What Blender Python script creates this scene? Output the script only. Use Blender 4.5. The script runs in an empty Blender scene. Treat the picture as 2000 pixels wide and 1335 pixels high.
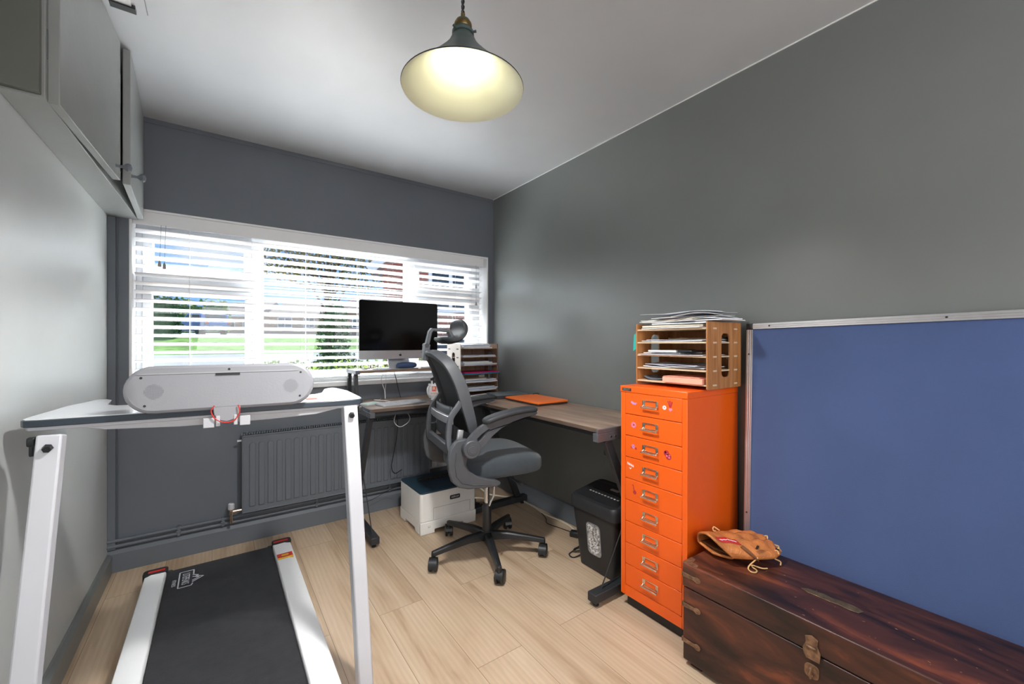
import bpy, bmesh, math, random
from mathutils import Vector, Matrix, noise
R = math.radians
random.seed(7)
scene = bpy.context.scene
COL = scene.collection

# ---------------------------------------------------------------- camera
YAW = math.atan2(573, 807)
cam_data = bpy.data.cameras.new('camera')
cam_data.sensor_width = 36.0
cam_data.lens = 807 / 2000 * 36.0
cam_data.shift_y = 2.5 / 2000
cam_data.clip_start = 0.02
cam_data.clip_end = 400
cam = bpy.data.objects.new('camera', cam_data)
COL.objects.link(cam)
cam.location = (0, 0, 1.185)
cam.rotation_euler = (R(90), 0, -YAW)
scene.camera = cam

# ---------------------------------------------------------------- world, sun, lights, exposure
scene.view_settings.view_transform = 'Standard'
scene.view_settings.look = 'None'
scene.view_settings.gamma = 1
scene.view_settings.use_curve_mapping = False
scene.view_settings.exposure = 0.25
scene.cycles.max_bounces = 10
scene.cycles.diffuse_bounces = 6
scene.cycles.transparent_max_bounces = 12
scene.cycles.sample_clamp_indirect = 0
try:
    scene.cycles.use_denoising = True
except Exception:
    pass
world = bpy.data.worlds.new('sky')
scene.world = world
world.use_nodes = True
wn, wl = world.node_tree.nodes, world.node_tree.links
wn.clear()
w_out = wn.new('ShaderNodeOutputWorld')
w_bg = wn.new('ShaderNodeBackground')
w_tc = wn.new('ShaderNodeTexCoord')
w_no = wn.new('ShaderNodeTexNoise')
w_no.inputs['Scale'].default_value = 3.2
w_no.inputs['Detail'].default_value = 6
w_map = wn.new('ShaderNodeMapping')
w_map.inputs['Scale'].default_value = (1, 1, 2.6)
w_cr = wn.new('ShaderNodeValToRGB')
w_cr.color_ramp.elements[0].position = 0.54
w_cr.color_ramp.elements[0].color = (0.22, 0.47, 0.88, 1)
w_cr.color_ramp.elements[1].position = 0.70
w_cr.color_ramp.elements[1].color = (0.74, 0.79, 0.88, 1)
wl.new(w_tc.outputs['Generated'], w_map.inputs['Vector'])
wl.new(w_map.outputs['Vector'], w_no.inputs['Vector'])
wl.new(w_no.outputs['Fac'], w_cr.inputs['Fac'])
wl.new(w_cr.outputs['Color'], w_bg.inputs['Color'])
w_bg.inputs['Strength'].default_value = 1.05
wl.new(w_bg.outputs['Background'], w_out.inputs['Surface'])

def lamp(name, kind, loc, energy, color=(1, 1, 1), rot=(0, 0, 0), **kw):
    d = bpy.data.lights.new(name, kind)
    d.energy = energy
    d.color = color
    for k, v in kw.items():
        setattr(d, k, v)
    o = bpy.data.objects.new(name, d)
    COL.objects.link(o)
    o.location = loc
    o.rotation_euler = rot
    return o

SUN = lamp('sun', 'SUN', (0, 0, 8), 7.5, (1.0, 0.97, 0.93), (R(-36), 0, R(-14)), angle=R(0.6))
# added area lamp out of view, boosts the daylight on the blind
lamp('window_daylight_boost', 'AREA', (0.73, 4.45, 2.85), 960, (0.96, 0.985, 1.0), (R(-44), 0, 0), shape='RECTANGLE', size=2.6, size_y=0.9)
# added fill lamp behind the camera, stands for no real source
REAR_FILL = lamp('rear_fill_light', 'AREA', (0.60, -1.10, 1.50), 30, (1.0, 0.985, 0.97), (R(76), 0, R(-28)), shape='RECTANGLE', size=1.8, size_y=1.5)

# ---------------------------------------------------------------- materials
def lin(c):
    return tuple((x / 255 / 12.92) if x / 255 <= 0.04045 else ((x / 255 + 0.055) / 1.055) ** 2.4 for x in c) + (1,)

def new_mat(name):
    m = bpy.data.materials.new(name)
    m.use_nodes = True
    n = m.node_tree.nodes
    return m, n, m.node_tree.links, n['Principled BSDF']

def pbr(name, col, rough=0.5, metal=0.0, var=0.06, nscale=6, bump=0.0, bscale=60, spec=0.5, stretch=(1, 1, 1), coat=0.0, trans=0.0, emit=None, es=0.0, sheen=0.0, alpha=1.0):
    """procedural principled material: base colour with slight noise variation and optional fine bump"""
    m, n, l, p = new_mat(name)
    c = lin(col)
    p.inputs['Roughness'].default_value = rough
    p.inputs['Metallic'].default_value = metal
    p.inputs['Specular IOR Level'].default_value = spec
    p.inputs['Coat Weight'].default_value = coat
    p.inputs['Transmission Weight'].default_value = trans
    p.inputs['Alpha'].default_value = alpha
    p.inputs['Sheen Weight'].default_value = sheen
    if emit:
        p.inputs['Emission Color'].default_value = lin(emit)
        p.inputs['Emission Strength'].default_value = es
    tc = n.new('ShaderNodeTexCoord')
    mp = n.new('ShaderNodeMapping')
    mp.inputs['Scale'].default_value = stretch
    l.new(tc.outputs['Object'], mp.inputs['Vector'])
    if var > 0:
        no = n.new('ShaderNodeTexNoise')
        no.inputs['Scale'].default_value = nscale
        no.inputs['Detail'].default_value = 5
        cr = n.new('ShaderNodeValToRGB')
        cr.color_ramp.elements[0].position = 0.3
        cr.color_ramp.elements[1].position = 0.7
        cr.color_ramp.elements[0].color = tuple(max(0, x * (1 - var * 1.5)) for x in c[:3]) + (1,)
        cr.color_ramp.elements[1].color = tuple(min(1, x * (1 + var * 1.5)) for x in c[:3]) + (1,)
        l.new(mp.outputs['Vector'], no.inputs['Vector'])
        l.new(no.outputs['Fac'], cr.inputs['Fac'])
        l.new(cr.outputs['Color'], p.inputs['Base Color'])
    else:
        p.inputs['Base Color'].default_value = c
    if bump > 0:
        nb = n.new('ShaderNodeTexNoise')
        nb.inputs['Scale'].default_value = bscale
        nb.inputs['Detail'].default_value = 3
        b = n.new('ShaderNodeBump')
        b.inputs['Strength'].default_value = bump
        b.inputs['Distance'].default_value = 0.01
        l.new(mp.outputs['Vector'], nb.inputs['Vector'])
        l.new(nb.outputs['Fac'], b.inputs['Height'])
        l.new(b.outputs['Normal'], p.inputs['Normal'])
    return m

def wood(name, dark, light, rough=0.5, along=1, scale=7, stretch=14, bump=0.12, mid=None, lo=0.32, hi=0.7):
    """streaky wood: noise squeezed across the grain; along = axis index of the grain"""
    m, n, l, p = new_mat(name)
    tc = n.new('ShaderNodeTexCoord')
    mp = n.new('ShaderNodeMapping')
    sc = [stretch, stretch, stretch]
    sc[along] = 1.0
    mp.inputs['Scale'].default_value = sc
    no = n.new('ShaderNodeTexNoise')
    no.inputs['Scale'].default_value = scale / 4
    no.inputs['Detail'].default_value = 8
    no.inputs['Roughness'].default_value = 0.62
    no.inputs['Distortion'].default_value = 0.6
    cr = n.new('ShaderNodeValToRGB')
    cr.color_ramp.elements[0].position = lo
    cr.color_ramp.elements[0].color = lin(dark)
    cr.color_ramp.elements[1].position = hi
    cr.color_ramp.elements[1].color = lin(light)
    if mid:
        e = cr.color_ramp.elements.new((lo + hi) / 2)
        e.color = lin(mid)
    l.new(tc.outputs['Object'], mp.inputs['Vector'])
    l.new(mp.outputs['Vector'], no.inputs['Vector'])
    l.new(no.outputs['Fac'], cr.inputs['Fac'])
    l.new(cr.outputs['Color'], p.inputs['Base Color'])
    p.inputs['Roughness'].default_value = rough
    if bump:
        b = n.new('ShaderNodeBump')
        b.inputs['Strength'].default_value = bump
        b.inputs['Distance'].default_value = 0.004
        l.new(no.outputs['Fac'], b.inputs['Height'])
        l.new(b.outputs['Normal'], p.inputs['Normal'])
    return m

def floor_material():
    m, n, l, p = new_mat('oak_laminate')
    tc = n.new('ShaderNodeTexCoord')
    sep = n.new('ShaderNodeSeparateXYZ')
    com = n.new('ShaderNodeCombineXYZ')
    l.new(tc.outputs['Object'], sep.inputs['Vector'])
    l.new(sep.outputs['Y'], com.inputs['X'])
    l.new(sep.outputs['X'], com.inputs['Y'])
    off = n.new('ShaderNodeVectorMath'); off.operation = 'ADD'
    off.inputs[1].default_value = (10.35, 10.03, 0)
    l.new(com.outputs['Vector'], off.inputs[0])
    br = n.new('ShaderNodeTexBrick')
    br.offset = 0.37
    br.inputs['Scale'].default_value = 1.0
    br.inputs['Brick Width'].default_value = 1.35
    br.inputs['Row Height'].default_value = 0.2
    br.inputs['Mortar Size'].default_value = 0.0011
    br.inputs['Mortar Smooth'].default_value = 0.2
    br.inputs['Bias'].default_value = 0.0
    br.inputs['Color1'].default_value = (0, 0, 0, 1)
    br.inputs['Color2'].default_value = (1, 1, 1, 1)
    br.inputs['Mortar'].default_value = (0.5, 0.5, 0.5, 1)
    l.new(off.outputs['Vector'], br.inputs['Vector'])
    mul = n.new('ShaderNodeVectorMath'); mul.operation = 'MULTIPLY_ADD'
    mul.inputs[1].default_value = (7.0, 11.0, 5.0)
    l.new(br.outputs['Color'], mul.inputs[0])
    l.new(off.outputs['Vector'], mul.inputs[2])
    def grain(sc, nscale, dist, detail=7):
        mp = n.new('ShaderNodeMapping')
        mp.inputs['Scale'].default_value = sc
        l.new(mul.outputs['Vector'], mp.inputs['Vector'])
        no = n.new('ShaderNodeTexNoise')
        no.inputs['Scale'].default_value = nscale
        no.inputs['Detail'].default_value = detail
        no.inputs['Distortion'].default_value = dist
        l.new(mp.outputs['Vector'], no.inputs['Vector'])
        return no
    g1 = grain((1.0, 6.5, 1), 1.3, 1.3)
    g2 = grain((1.0, 26.0, 1), 5.0, 0.4, 4)
    mpw = n.new('ShaderNodeMapping'); mpw.inputs['Scale'].default_value = (0.9, 7.0, 1)
    l.new(mul.outputs['Vector'], mpw.inputs['Vector'])
    wv = n.new('ShaderNodeTexWave'); wv.wave_type = 'RINGS'
    wv.inputs['Scale'].default_value = 2.2; wv.inputs['Distortion'].default_value = 4.5
    wv.inputs['Detail'].default_value = 3; wv.inputs['Detail Scale'].default_value = 0.9
    l.new(mpw.outputs['Vector'], wv.inputs['Vector'])
    cr = n.new('ShaderNodeValToRGB')
    cr.color_ramp.elements[0].position = 0.28; cr.color_ramp.elements[0].color = lin((184, 156, 126))
    cr.color_ramp.elements[1].position = 0.72; cr.color_ramp.elements[1].color = lin((222, 199, 172))
    e = cr.color_ramp.elements.new(0.47); e.color = lin((210, 184, 155))
    l.new(g1.outputs['Fac'], cr.inputs['Fac'])
    mx = n.new('ShaderNodeMix'); mx.data_type = 'RGBA'; mx.blend_type = 'MULTIPLY'
    mx.inputs[0].default_value = 0.2
    l.new(cr.outputs['Color'], mx.inputs[6]); l.new(g2.outputs['Fac'], mx.inputs[7])
    mw = n.new('ShaderNodeMix'); mw.data_type = 'RGBA'; mw.blend_type = 'MULTIPLY'
    mw.inputs[0].default_value = 0.09
    l.new(mx.outputs[2], mw.inputs[6]); l.new(wv.outputs['Color'], mw.inputs[7])
    # every plank a slightly different tone
    bc = n.new('ShaderNodeMix'); bc.data_type = 'RGBA'; bc.blend_type = 'MULTIPLY'
    bc.inputs[0].default_value = 0.07
    l.new(mw.outputs[2], bc.inputs[6]); l.new(br.outputs['Color'], bc.inputs[7])
    jt = n.new('ShaderNodeMix'); jt.data_type = 'RGBA'
    jt.inputs[7].default_value = lin((132, 112, 90))
    l.new(br.outputs['Fac'], jt.inputs[0]); l.new(bc.outputs[2], jt.inputs[6])
    l.new(jt.outputs[2], p.inputs['Base Color'])
    p.inputs['Roughness'].default_value = 0.42
    bm = n.new('ShaderNodeBump'); bm.inputs['Strength'].default_value = 0.15; bm.inputs['Distance'].default_value = 0.003
    l.new(g2.outputs['Fac'], bm.inputs['Height']); l.new(bm.outputs['Normal'], p.inputs['Normal'])
    return m

M = {}
M['wall'] = pbr('grey_satin_paint', (112, 116, 115), 0.34, var=0.035, nscale=2.5, bump=0.04, bscale=26, spec=1.0)
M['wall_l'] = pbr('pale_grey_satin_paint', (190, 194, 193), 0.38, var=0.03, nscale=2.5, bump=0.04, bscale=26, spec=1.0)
M['wallwin'] = pbr('slate_satin_paint', (106, 112, 120), 0.48, var=0.04, nscale=2.5, bump=0.05, bscale=26, spec=0.4)
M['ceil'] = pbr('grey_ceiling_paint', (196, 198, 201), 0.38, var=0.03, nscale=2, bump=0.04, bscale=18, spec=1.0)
M['cup'] = pbr('cupboard_gloss_paint', (150, 154, 152), 0.36, var=0.04, nscale=5, bump=0.06, bscale=40, spec=0.8)
M['cupend_shade'] = pbr('shaded_end_panel_paint', (104, 108, 100), 0.5, var=0.04, nscale=5)  # cupboard paint darkened: shade on this end put into the colour
M['white'] = pbr('white_gloss_paint', (236, 237, 238), 0.35, var=0.01)
M['rail'] = pbr('white_anodised_rail', (250, 251, 253), 0.3, var=0.01, nscale=8)
M['console'] = pbr('light_grey_console_plastic', (150, 151, 157), 0.4, var=0.02, nscale=8, bump=0.03, bscale=200)
M['upvc'] = pbr('white_upvc', (200, 202, 206), 0.3, var=0.0)
M['floor'] = floor_material()
M['black'] = pbr('black_plastic', (34, 36, 39), 0.42, var=0.05, nscale=20)
M['chairgrey'] = pbr('charcoal_nylon', (74, 77, 82), 0.45, var=0.05, nscale=14, bump=0.08, bscale=300)
M['steel'] = pbr('black_powdercoat', (42, 44, 48), 0.5, var=0.06, nscale=20, bump=0.05, bscale=300)
M['chrome'] = pbr('chrome', (210, 212, 215), 0.16, metal=1, var=0.0)
M['nickel'] = pbr('aged_nickel', (226, 206, 186), 0.25, metal=1, var=0.06, nscale=40)
M['alu'] = pbr('anodised_aluminium', (205, 205, 208), 0.34, metal=0.85, var=0.02, nscale=30)
M['orange'] = pbr('orange_enamel', (240, 98, 20), 0.34, var=0.02, nscale=4, spec=0.5)
M['paper'] = pbr('white_paper', (228, 230, 234), 0.8, var=0.03, nscale=18)
M['paperb'] = pbr('blueish_paper', (196, 206, 226), 0.8, var=0.04, nscale=18)
M['paperc'] = pbr('cream_paper', (224, 214, 194), 0.8, var=0.04, nscale=18)
M['pink'] = pbr('salmon_paper', (240, 176, 152), 0.8, var=0.03, nscale=18)
M['plasticw'] = pbr('satin_white_plastic', (192, 193, 198), 0.4, var=0.02, nscale=8, bump=0.03, bscale=200)
M['white_metal'] = pbr('white_powdercoated_steel', (212, 214, 221), 0.36, var=0.02, nscale=8)

# ---------------------------------------------------------------- mesh helpers
class MB:
    def __init__(self):
        self.v, self.f, self.mi = [], [], []
    def add(self, vs, fs, mat=0, T=None):
        b = len(self.v)
        for p in vs:
            p = Vector(p)
            self.v.append(tuple(T @ p if T is not None else p))
        for q in fs:
            self.f.append(tuple(b + i for i in q))
            self.mi.append(mat)
        return self
    def box(self, x0, y0, z0, x1, y1, z1, mat=0, T=None):
        vs = [(x, y, z) for z in (z0, z1) for y in (y0, y1) for x in (x0, x1)]
        fs = [(0, 2, 3, 1), (4, 5, 7, 6), (0, 1, 5, 4), (2, 6, 7, 3), (0, 4, 6, 2), (1, 3, 7, 5)]
        return self.add(vs, fs, mat, T)
    def prism(self, pts, axis, a0, a1, mat=0, T=None):
        """outline pts in the plane normal to axis: 'x' -> (y,z), 'y' -> (x,z), 'z' -> (x,y)"""
        def mk(p, a):
            return {'x': (a, p[0], p[1]), 'y': (p[0], a, p[1]), 'z': (p[0], p[1], a)}[axis]
        n = len(pts)
        vs = [mk(p, a0) for p in pts] + [mk(p, a1) for p in pts]
        fs = [tuple(range(n)), tuple(range(2 * n - 1, n - 1, -1))]
        fs += [(i, n + i, n + (i + 1) % n, (i + 1) % n) for i in range(n)]
        return self.add(vs, fs, mat, T)
    def ringprism(self, outer, inner, axis, a0, a1, mat=0, T=None):
        """frame between two outlines with the same number of points"""
        def mk(p, a):
            return {'x': (a, p[0], p[1]), 'y': (p[0], a, p[1]), 'z': (p[0], p[1], a)}[axis]
        n = len(outer)
        vs = [mk(p, a) for a in (a0, a1) for ring in (outer, inner) for p in ring]
        fs = []
        for i in range(n):
            j = (i + 1) % n
            fs += [(i, j, n + j, n + i), (2 * n + i, 3 * n + i, 3 * n + j, 2 * n + j),
                   (i, 2 * n + i, 2 * n + j, j), (n + i, n + j, 3 * n + j, 3 * n + i)]
        return self.add(vs, fs, mat, T)
    def lathe(self, prof, c=(0, 0, 0), n=24, mat=0, T=None, close=False, sx=1, sy=1):
        vs, fs = [], []
        for r, z in prof:
            for k in range(n):
                a = 2 * math.pi * k / n
                vs.append((c[0] + sx * r * math.cos(a), c[1] + sy * r * math.sin(a), c[2] + z))
        m = len(prof)
        for i in range(m - 1 + (1 if close else 0)):
            for k in range(n):
                j = (i + 1) % m
                fs.append((i * n + k, i * n + (k + 1) % n, j * n + (k + 1) % n, j * n + k))
        if not close:
            if prof[0][0] > 1e-5:
                fs.append(tuple(range(n - 1, -1, -1)))
            if prof[-1][0] > 1e-5:
                fs.append(tuple((m - 1) * n + k for k in range(n)))
        return self.add(vs, fs, mat, T)
    def cyl(self, p0, p1, r, n=16, r1=None, mat=0, T=None):
        return self.tube([p0, p1], [r, r if r1 is None else r1], n, mat=mat, T=T)
    def sweep(self, pts, sec, up=(0, 0, 1), scales=None, mat=0, T=None, closed=False):
        """sweep a 2D section (side, up) along pts"""
        P = [Vector(p) for p in pts]
        N, k = len(P), len(sec)
        vs, fs = [], []
        upv = Vector(up)
        for i, p in enumerate(P):
            if closed:
                t = P[(i + 1) % N] - P[i - 1]
            else:
                t = P[min(i + 1, N - 1)] - P[max(i - 1, 0)]
            t.normalize()
            u = upv - t * upv.dot(t)
            if u.length < 1e-4:
                u = Vector((1, 0, 0)) - t * t.x
            u.normalize()
            s = t.cross(u)
            sc = scales[i] if scales else (1, 1)
            if not isinstance(sc, (tuple, list)):
                sc = (sc, sc)
            for a, b in sec:
                vs.append(p + s * a * sc[0] + u * b * sc[1])
        for i in range(N - 1 + (1 if closed else 0)):
            j = (i + 1) % N
            for q in range(k):
                fs.append((i * k + q, i * k + (q + 1) % k, j * k + (q + 1) % k, j * k + q))
        if not closed:
            fs.append(tuple(range(k - 1, -1, -1)))
            fs.append(tuple((N - 1) * k + q for q in range(k)))
        return self.add(vs, fs, mat, T)
    def tube(self, pts, r, n=8, mat=0, T=None, closed=False, up=(0.13, 0.31, 0.94)):
        sec = [(math.cos(2 * math.pi * i / n), math.sin(2 * math.pi * i / n)) for i in range(n)]
        rr = list(r) if isinstance(r, (list, tuple)) else [r] * len(pts)
        return self.sweep(pts, sec, up, [(x, x) for x in rr], mat, T, closed)
    def rect(self, pts, w, h, up=(0, 0, 1), scales=None, mat=0, T=None, closed=False):
        return self.sweep(pts, [(-w / 2, -h / 2), (w / 2, -h / 2), (w / 2, h / 2), (-w / 2, h / 2)], up, scales, mat, T, closed)
    def grid(self, fn, nu, nv, mat=0, T=None, thick=None):
        vs = [fn(i / nu, j / nv) for j in range(nv + 1) for i in range(nu + 1)]
        fs = [(j * (nu + 1) + i, j * (nu + 1) + i + 1, (j + 1) * (nu + 1) + i + 1, (j + 1) * (nu + 1) + i) for j in range(nv) for i in range(nu)]
        return self.add(vs, fs, mat, T)
    def build(self, name, mats, parent=None, bevel=0, seg=2, smooth=True, sub=0, loc=None, rotz=None, solid=0, angle=35):
        me = bpy.data.meshes.new(name)
        me.from_pydata(self.v, [], self.f)
        if not isinstance(mats, (list, tuple)):
            mats = [mats]
        for mt in mats:
            me.materials.append(mt)
        for i, p in enumerate(me.polygons):
            p.material_index = self.mi[i]
            p.use_smooth = smooth
        me.update()
        bm = bmesh.new(); bm.from_mesh(me)
        bmesh.ops.recalc_face_normals(bm, faces=bm.faces)
        bm.to_mesh(me); bm.free()
        if smooth:
            me.set_sharp_from_angle(angle=R(angle))
        o = bpy.data.objects.new(name, me)
        COL.objects.link(o)
        if parent:
            o.parent = parent
        if solid:
            s = o.modifiers.new('solid', 'SOLIDIFY'); s.thickness = solid; s.offset = 0
        if bevel:
            b = o.modifiers.new('bevel', 'BEVEL'); b.width = bevel; b.segments = seg; b.limit_method = 'ANGLE'; b.angle_limit = R(40)
            b.harden_normals = False
        if sub:
            s = o.modifiers.new('sub', 'SUBSURF'); s.levels = sub; s.render_levels = sub
        if loc is not None:
            o.location = loc
        if rotz is not None:
            o.rotation_euler = (0, 0, rotz)
        return o


def B(*a, **k):
    return MB().box(*a, **k)

def tag(o, label=None, cat=None, group=None, kind=None):
    if label: o['label'] = label
    if cat: o['category'] = cat
    if group: o['group'] = group
    if kind: o['kind'] = kind
    return o

def thing(name, label, cat, loc=(0, 0, 0), rotz=0, group=None):
    o = bpy.data.objects.new(name, None)
    COL.objects.link(o)
    o.empty_display_size = 0.05
    o.location = loc
    o.rotation_euler = (0, 0, rotz)
    return tag(o, label, cat, group)

def struct(o):
    o['kind'] = 'structure'
    return o

def dup(root, parent=None):
    c = root.copy(); COL.objects.link(c)
    if parent: c.parent = parent
    for ch in root.children:
        dup(ch, c)
    return c

def text(body, name, mat, parent, T, size=0.02, depth=0.0006, align='CENTER', sx=1.0):
    """raised lettering; T places the text plane (x right, y up, z out)"""
    cu = bpy.data.curves.new(name, 'FONT')
    cu.body = body; cu.size = size; cu.extrude = depth; cu.align_x = align; cu.align_y = 'CENTER'
    to = bpy.data.objects.new(name + '_tmp', cu)
    COL.objects.link(to)
    dg = bpy.context.evaluated_depsgraph_get()
    me = bpy.data.meshes.new_from_object(to.evaluated_get(dg))
    bpy.data.objects.remove(to); bpy.data.curves.remove(cu)
    me.name = name
    me.transform(T @ Matrix.Diagonal((sx, 1, 1, 1)))
    me.materials.clear(); me.materials.append(mat)
    for p in me.polygons: p.material_index = 0
    o = bpy.data.objects.new(name, me)
    COL.objects.link(o)
    if parent: o.parent = parent
    return o

def frame_T(origin, xdir, ydir):
    x = Vector(xdir).normalized(); y = Vector(ydir).normalized(); z = x.cross(y)
    m = Matrix.Identity(4)
    for i in range(3):
        m[i][0], m[i][1], m[i][2], m[i][3] = x[i], y[i], z[i], origin[i]
    return m

def rrect(cx, cy, w, h, r, n=5):
    pts = []
    for sx, sy, a0 in ((1, 1, 0), (-1, 1, 90), (-1, -1, 180), (1, -1, 270)):
        for k in range(n + 1):
            a = R(a0 + 90 * k / n)
            pts.append((cx + sx * (w / 2 - r) + r * math.cos(a), cy + sy * (h / 2 - r) + r * math.sin(a)))
    return pts

def curve_pts(ctrl, n=8):
    """Catmull-Rom through control points"""
    P = [Vector(p) for p in ctrl]
    P = [P[0] * 2 - P[1]] + P + [P[-1] * 2 - P[-2]]
    out = []
    for i in range(1, len(P) - 2):
        for k in range(n):
            t = k / n
            a, b, c, d = P[i - 1], P[i], P[i + 1], P[i + 2]
            out.append(0.5 * ((2 * b) + (c - a) * t + (2 * a - 5 * b + 4 * c - d) * t * t + (3 * b - a - 3 * c + d) * t ** 3))
    out.append(P[-2])
    return out

# ================================================================ ROOM SHELL
XL, XR, YW, YB, H = -0.467, 1.90, 2.95, -1.2, 2.40
WX0, WX1, WZ0, WZ1 = -0.386, 1.846, 0.925, 1.905          # window opening
struct(B(XL - 0.1, YB - 2.0, -0.1, XR + 0.1, YW, 0).build('floor', M['floor'], smooth=False))
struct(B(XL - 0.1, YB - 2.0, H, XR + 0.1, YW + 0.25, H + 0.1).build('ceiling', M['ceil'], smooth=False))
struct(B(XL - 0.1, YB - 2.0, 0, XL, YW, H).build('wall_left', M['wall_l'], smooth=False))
struct(B(XR, YB - 2.0, 0, XR + 0.1, YW + 0.25, H).build('wall_right', M['wall'], smooth=False))
mb = MB()
for b in ((XL - 0.1, YW, -0.1, XR, YW + 0.25, WZ0), (XL - 0.1, YW, WZ1, XR, YW + 0.25, H),
          (XL - 0.1, YW, WZ0, WX0, YW + 0.25, WZ1), (WX1, YW, WZ0, XR, YW + 0.25, WZ1)):
    mb.box(*b)
struct(mb.build('wall_window', M['wallwin'], smooth=False))
# rear wall, unseen; its wide opening is added for the fill lamp
mb = MB()
mb.box(XL, YB - 0.1, 0, XL + 0.05, YB, H); mb.box(XR - 0.05, YB - 0.1, 0, XR, YB, H); mb.box(XL + 0.05, YB - 0.1, 2.36, XR - 0.05, YB, H)
struct(mb.build('wall_rear', M['wall'], smooth=False))
struct(B(XL - 0.1, YB - 2.1, 0, XR + 0.1, YB - 2.0, H).build('wall_sky_block', M['white'], smooth=False))  # unseen end wall, added to keep sky light out of the rear opening
struct(B(XR - 0.004, YB - 2.0, H - 0.004, XR, YW, H).build('trim_5', M['white'], smooth=False))
struct(B(-0.2155, 1.5, H - 0.0015, -0.2125, 2.03, H).build('trim_6', M['wall'], smooth=False))
# skirtings
mb = MB(); mb.prism([(YW, 0), (YW - 0.022, 0), (YW - 0.022, 0.095), (YW - 0.010, 0.112), (YW, 0.118)], 'x', XL, XR)
struct(mb.build('baseboard_window', M['wallwin'], smooth=False))
mb = MB(); mb.prism([(XR, 0), (XR - 0.02, 0), (XR - 0.02, 0.10), (XR - 0.010, 0.115), (XR, 0.12)], 'y', YB, YW - 0.022)
struct(mb.build('baseboard_right', M['wallwin'], smooth=False))
mb = MB(); mb.prism([(XL, 0), (XL + 0.02, 0), (XL + 0.02, 0.085), (XL + 0.008, 0.10), (XL, 0.10)], 'y', YB, YW - 0.022)
struct(mb.build('baseboard_left', M['wall'], smooth=False))
# upright batten in the left corner and the papered-over ridge under the ceiling
mb = MB(); mb.box(XL, YW - 0.02, 0.118, XL + 0.032, YW, 1.84); mb.box(XL + 0.036, YW - 0.005, 0.118, XL + 0.042, YW, 1.84)
struct(mb.build('trim_1', M['wallwin'], bevel=0.002))
mb = MB(); mb.box(XL, YW - 0.006, 2.372, XR, YW, 2.384)
struct(mb.build('trim_2', M['wallwin'], bevel=0.002))

# window reveal, sill and upvc frame
mb = MB()
mb.box(WX0, YW - 0.004, WZ1 - 0.012, WX1, YW + 0.2, WZ1)
mb.box(WX0, YW - 0.004, WZ0, WX0 + 0.012, YW + 0.2, WZ1 - 0.012)
mb.box(WX1 - 0.012, YW - 0.004, WZ0, WX1, YW + 0.2, WZ1 - 0.012)
struct(mb.build('trim_3', M['white'], bevel=0.002))
struct(B(WX0 - 0.0, YW - 0.03, WZ0 - 0.028, WX1 + 0.0, YW + 0.12, WZ0 + 0.004).build('trim_4', M['white'], bevel=0.006))

win = thing('window_1', None, None); del_keys = [k for k in ('label', 'category') if k in win]
win['kind'] = 'structure'
FY0, FY1 = YW + 0.12, YW + 0.18
mb = MB()
fx0, fx1, fz0, fz1 = WX0 + 0.012, WX1 - 0.012, WZ0, WZ1 - 0.012
def rbox(m, x0, z0, x1, z1, y0=FY0, y1=FY1):
    m.box(x0, y0, z0, x1, y1, z1)
rbox(mb, fx0, fz0, fx1, fz0 + 0.06); rbox(mb, fx0, 1.815, fx1, fz1)
rbox(mb, fx0, fz0 + 0.06, -0.345, 1.815); rbox(mb, 1.76, fz0 + 0.06, fx1, 1.815)
rbox(mb, 0.175, fz0 + 0.06, 0.235, 1.815); rbox(mb, 1.175, fz0 + 0.06, 1.235, 1.815)
rbox(mb, -0.345, 1.50, 0.175, 1.56); rbox(mb, 1.235, 1.545, 1.76, 1.60)
mb.build('window_frame', M['upvc'], win, bevel=0.004)
def sash(x0, z0, x1, z1, w=0.045):
    m = MB()
    y0, y1 = FY0 - 0.018, FY1 - 0.005
    m.box(x0, y0, z0, x1, y1, z0 + w); m.box(x0, y0, z1 - w, x1, y1, z1)
    m.box(x0, y0, z0 + w, x0 + w, y1, z1 - w); m.box(x1 - w, y0, z0 + w, x1, y1, z1 - w)
    return m.build('window_sash', M['upvc'], win, bevel=0.004)
sash(-0.345, 1.56, 0.175, 1.815); sash(-0.345, fz0 + 0.06, 0.175, 1.50, 0.04)
sash(1.235, 1.60, 1.76, 1.815); sash(1.235, fz0 + 0.06, 1.76, 1.545, 0.04)
glass, gn, gl, gp = new_mat('window_glass')
gn.clear()
go = gn.new('ShaderNodeOutputMaterial'); gt = gn.new('ShaderNodeBsdfTransparent'); gg = gn.new('ShaderNodeBsdfGlossy'); gm = gn.new('ShaderNodeMixShader')
gt.inputs['Color'].default_value = (0.96, 0.975, 0.97, 1); gg.inputs['Roughness'].default_value = 0.02
gm.inputs['Fac'].default_value = 0.05
gl.new(gt.outputs[0], gm.inputs[1]); gl.new(gg.outputs[0], gm.inputs[2]); gl.new(gm.outputs[0], go.inputs['Surface'])
for x0, z0, x1, z1 in ((-0.345, 1.56, 0.175, 1.815), (-0.345, 0.985, 0.175, 1.50), (0.235, 0.985, 1.175, 1.815), (1.235, 1.60, 1.76, 1.815), (1.235, 0.985, 1.76, 1.545)):
    B(x0, FY1 - 0.034, z0, x1, FY1 - 0.028, z1).build('window_pane', glass, win, smooth=False)
for x, z in ((-0.06, 1.575), (1.5, 1.612)):
    m = MB(); m.box(x - 0.012, FY0 - 0.03, z, x + 0.012, FY0 - 0.018, z + 0.03); m.box(x - 0.01, FY0 - 0.045, z + 0.005, x + 0.11, FY0 - 0.03, z + 0.022)
    m.build('window_handle', M['upvc'], win, bevel=0.003)

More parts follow.
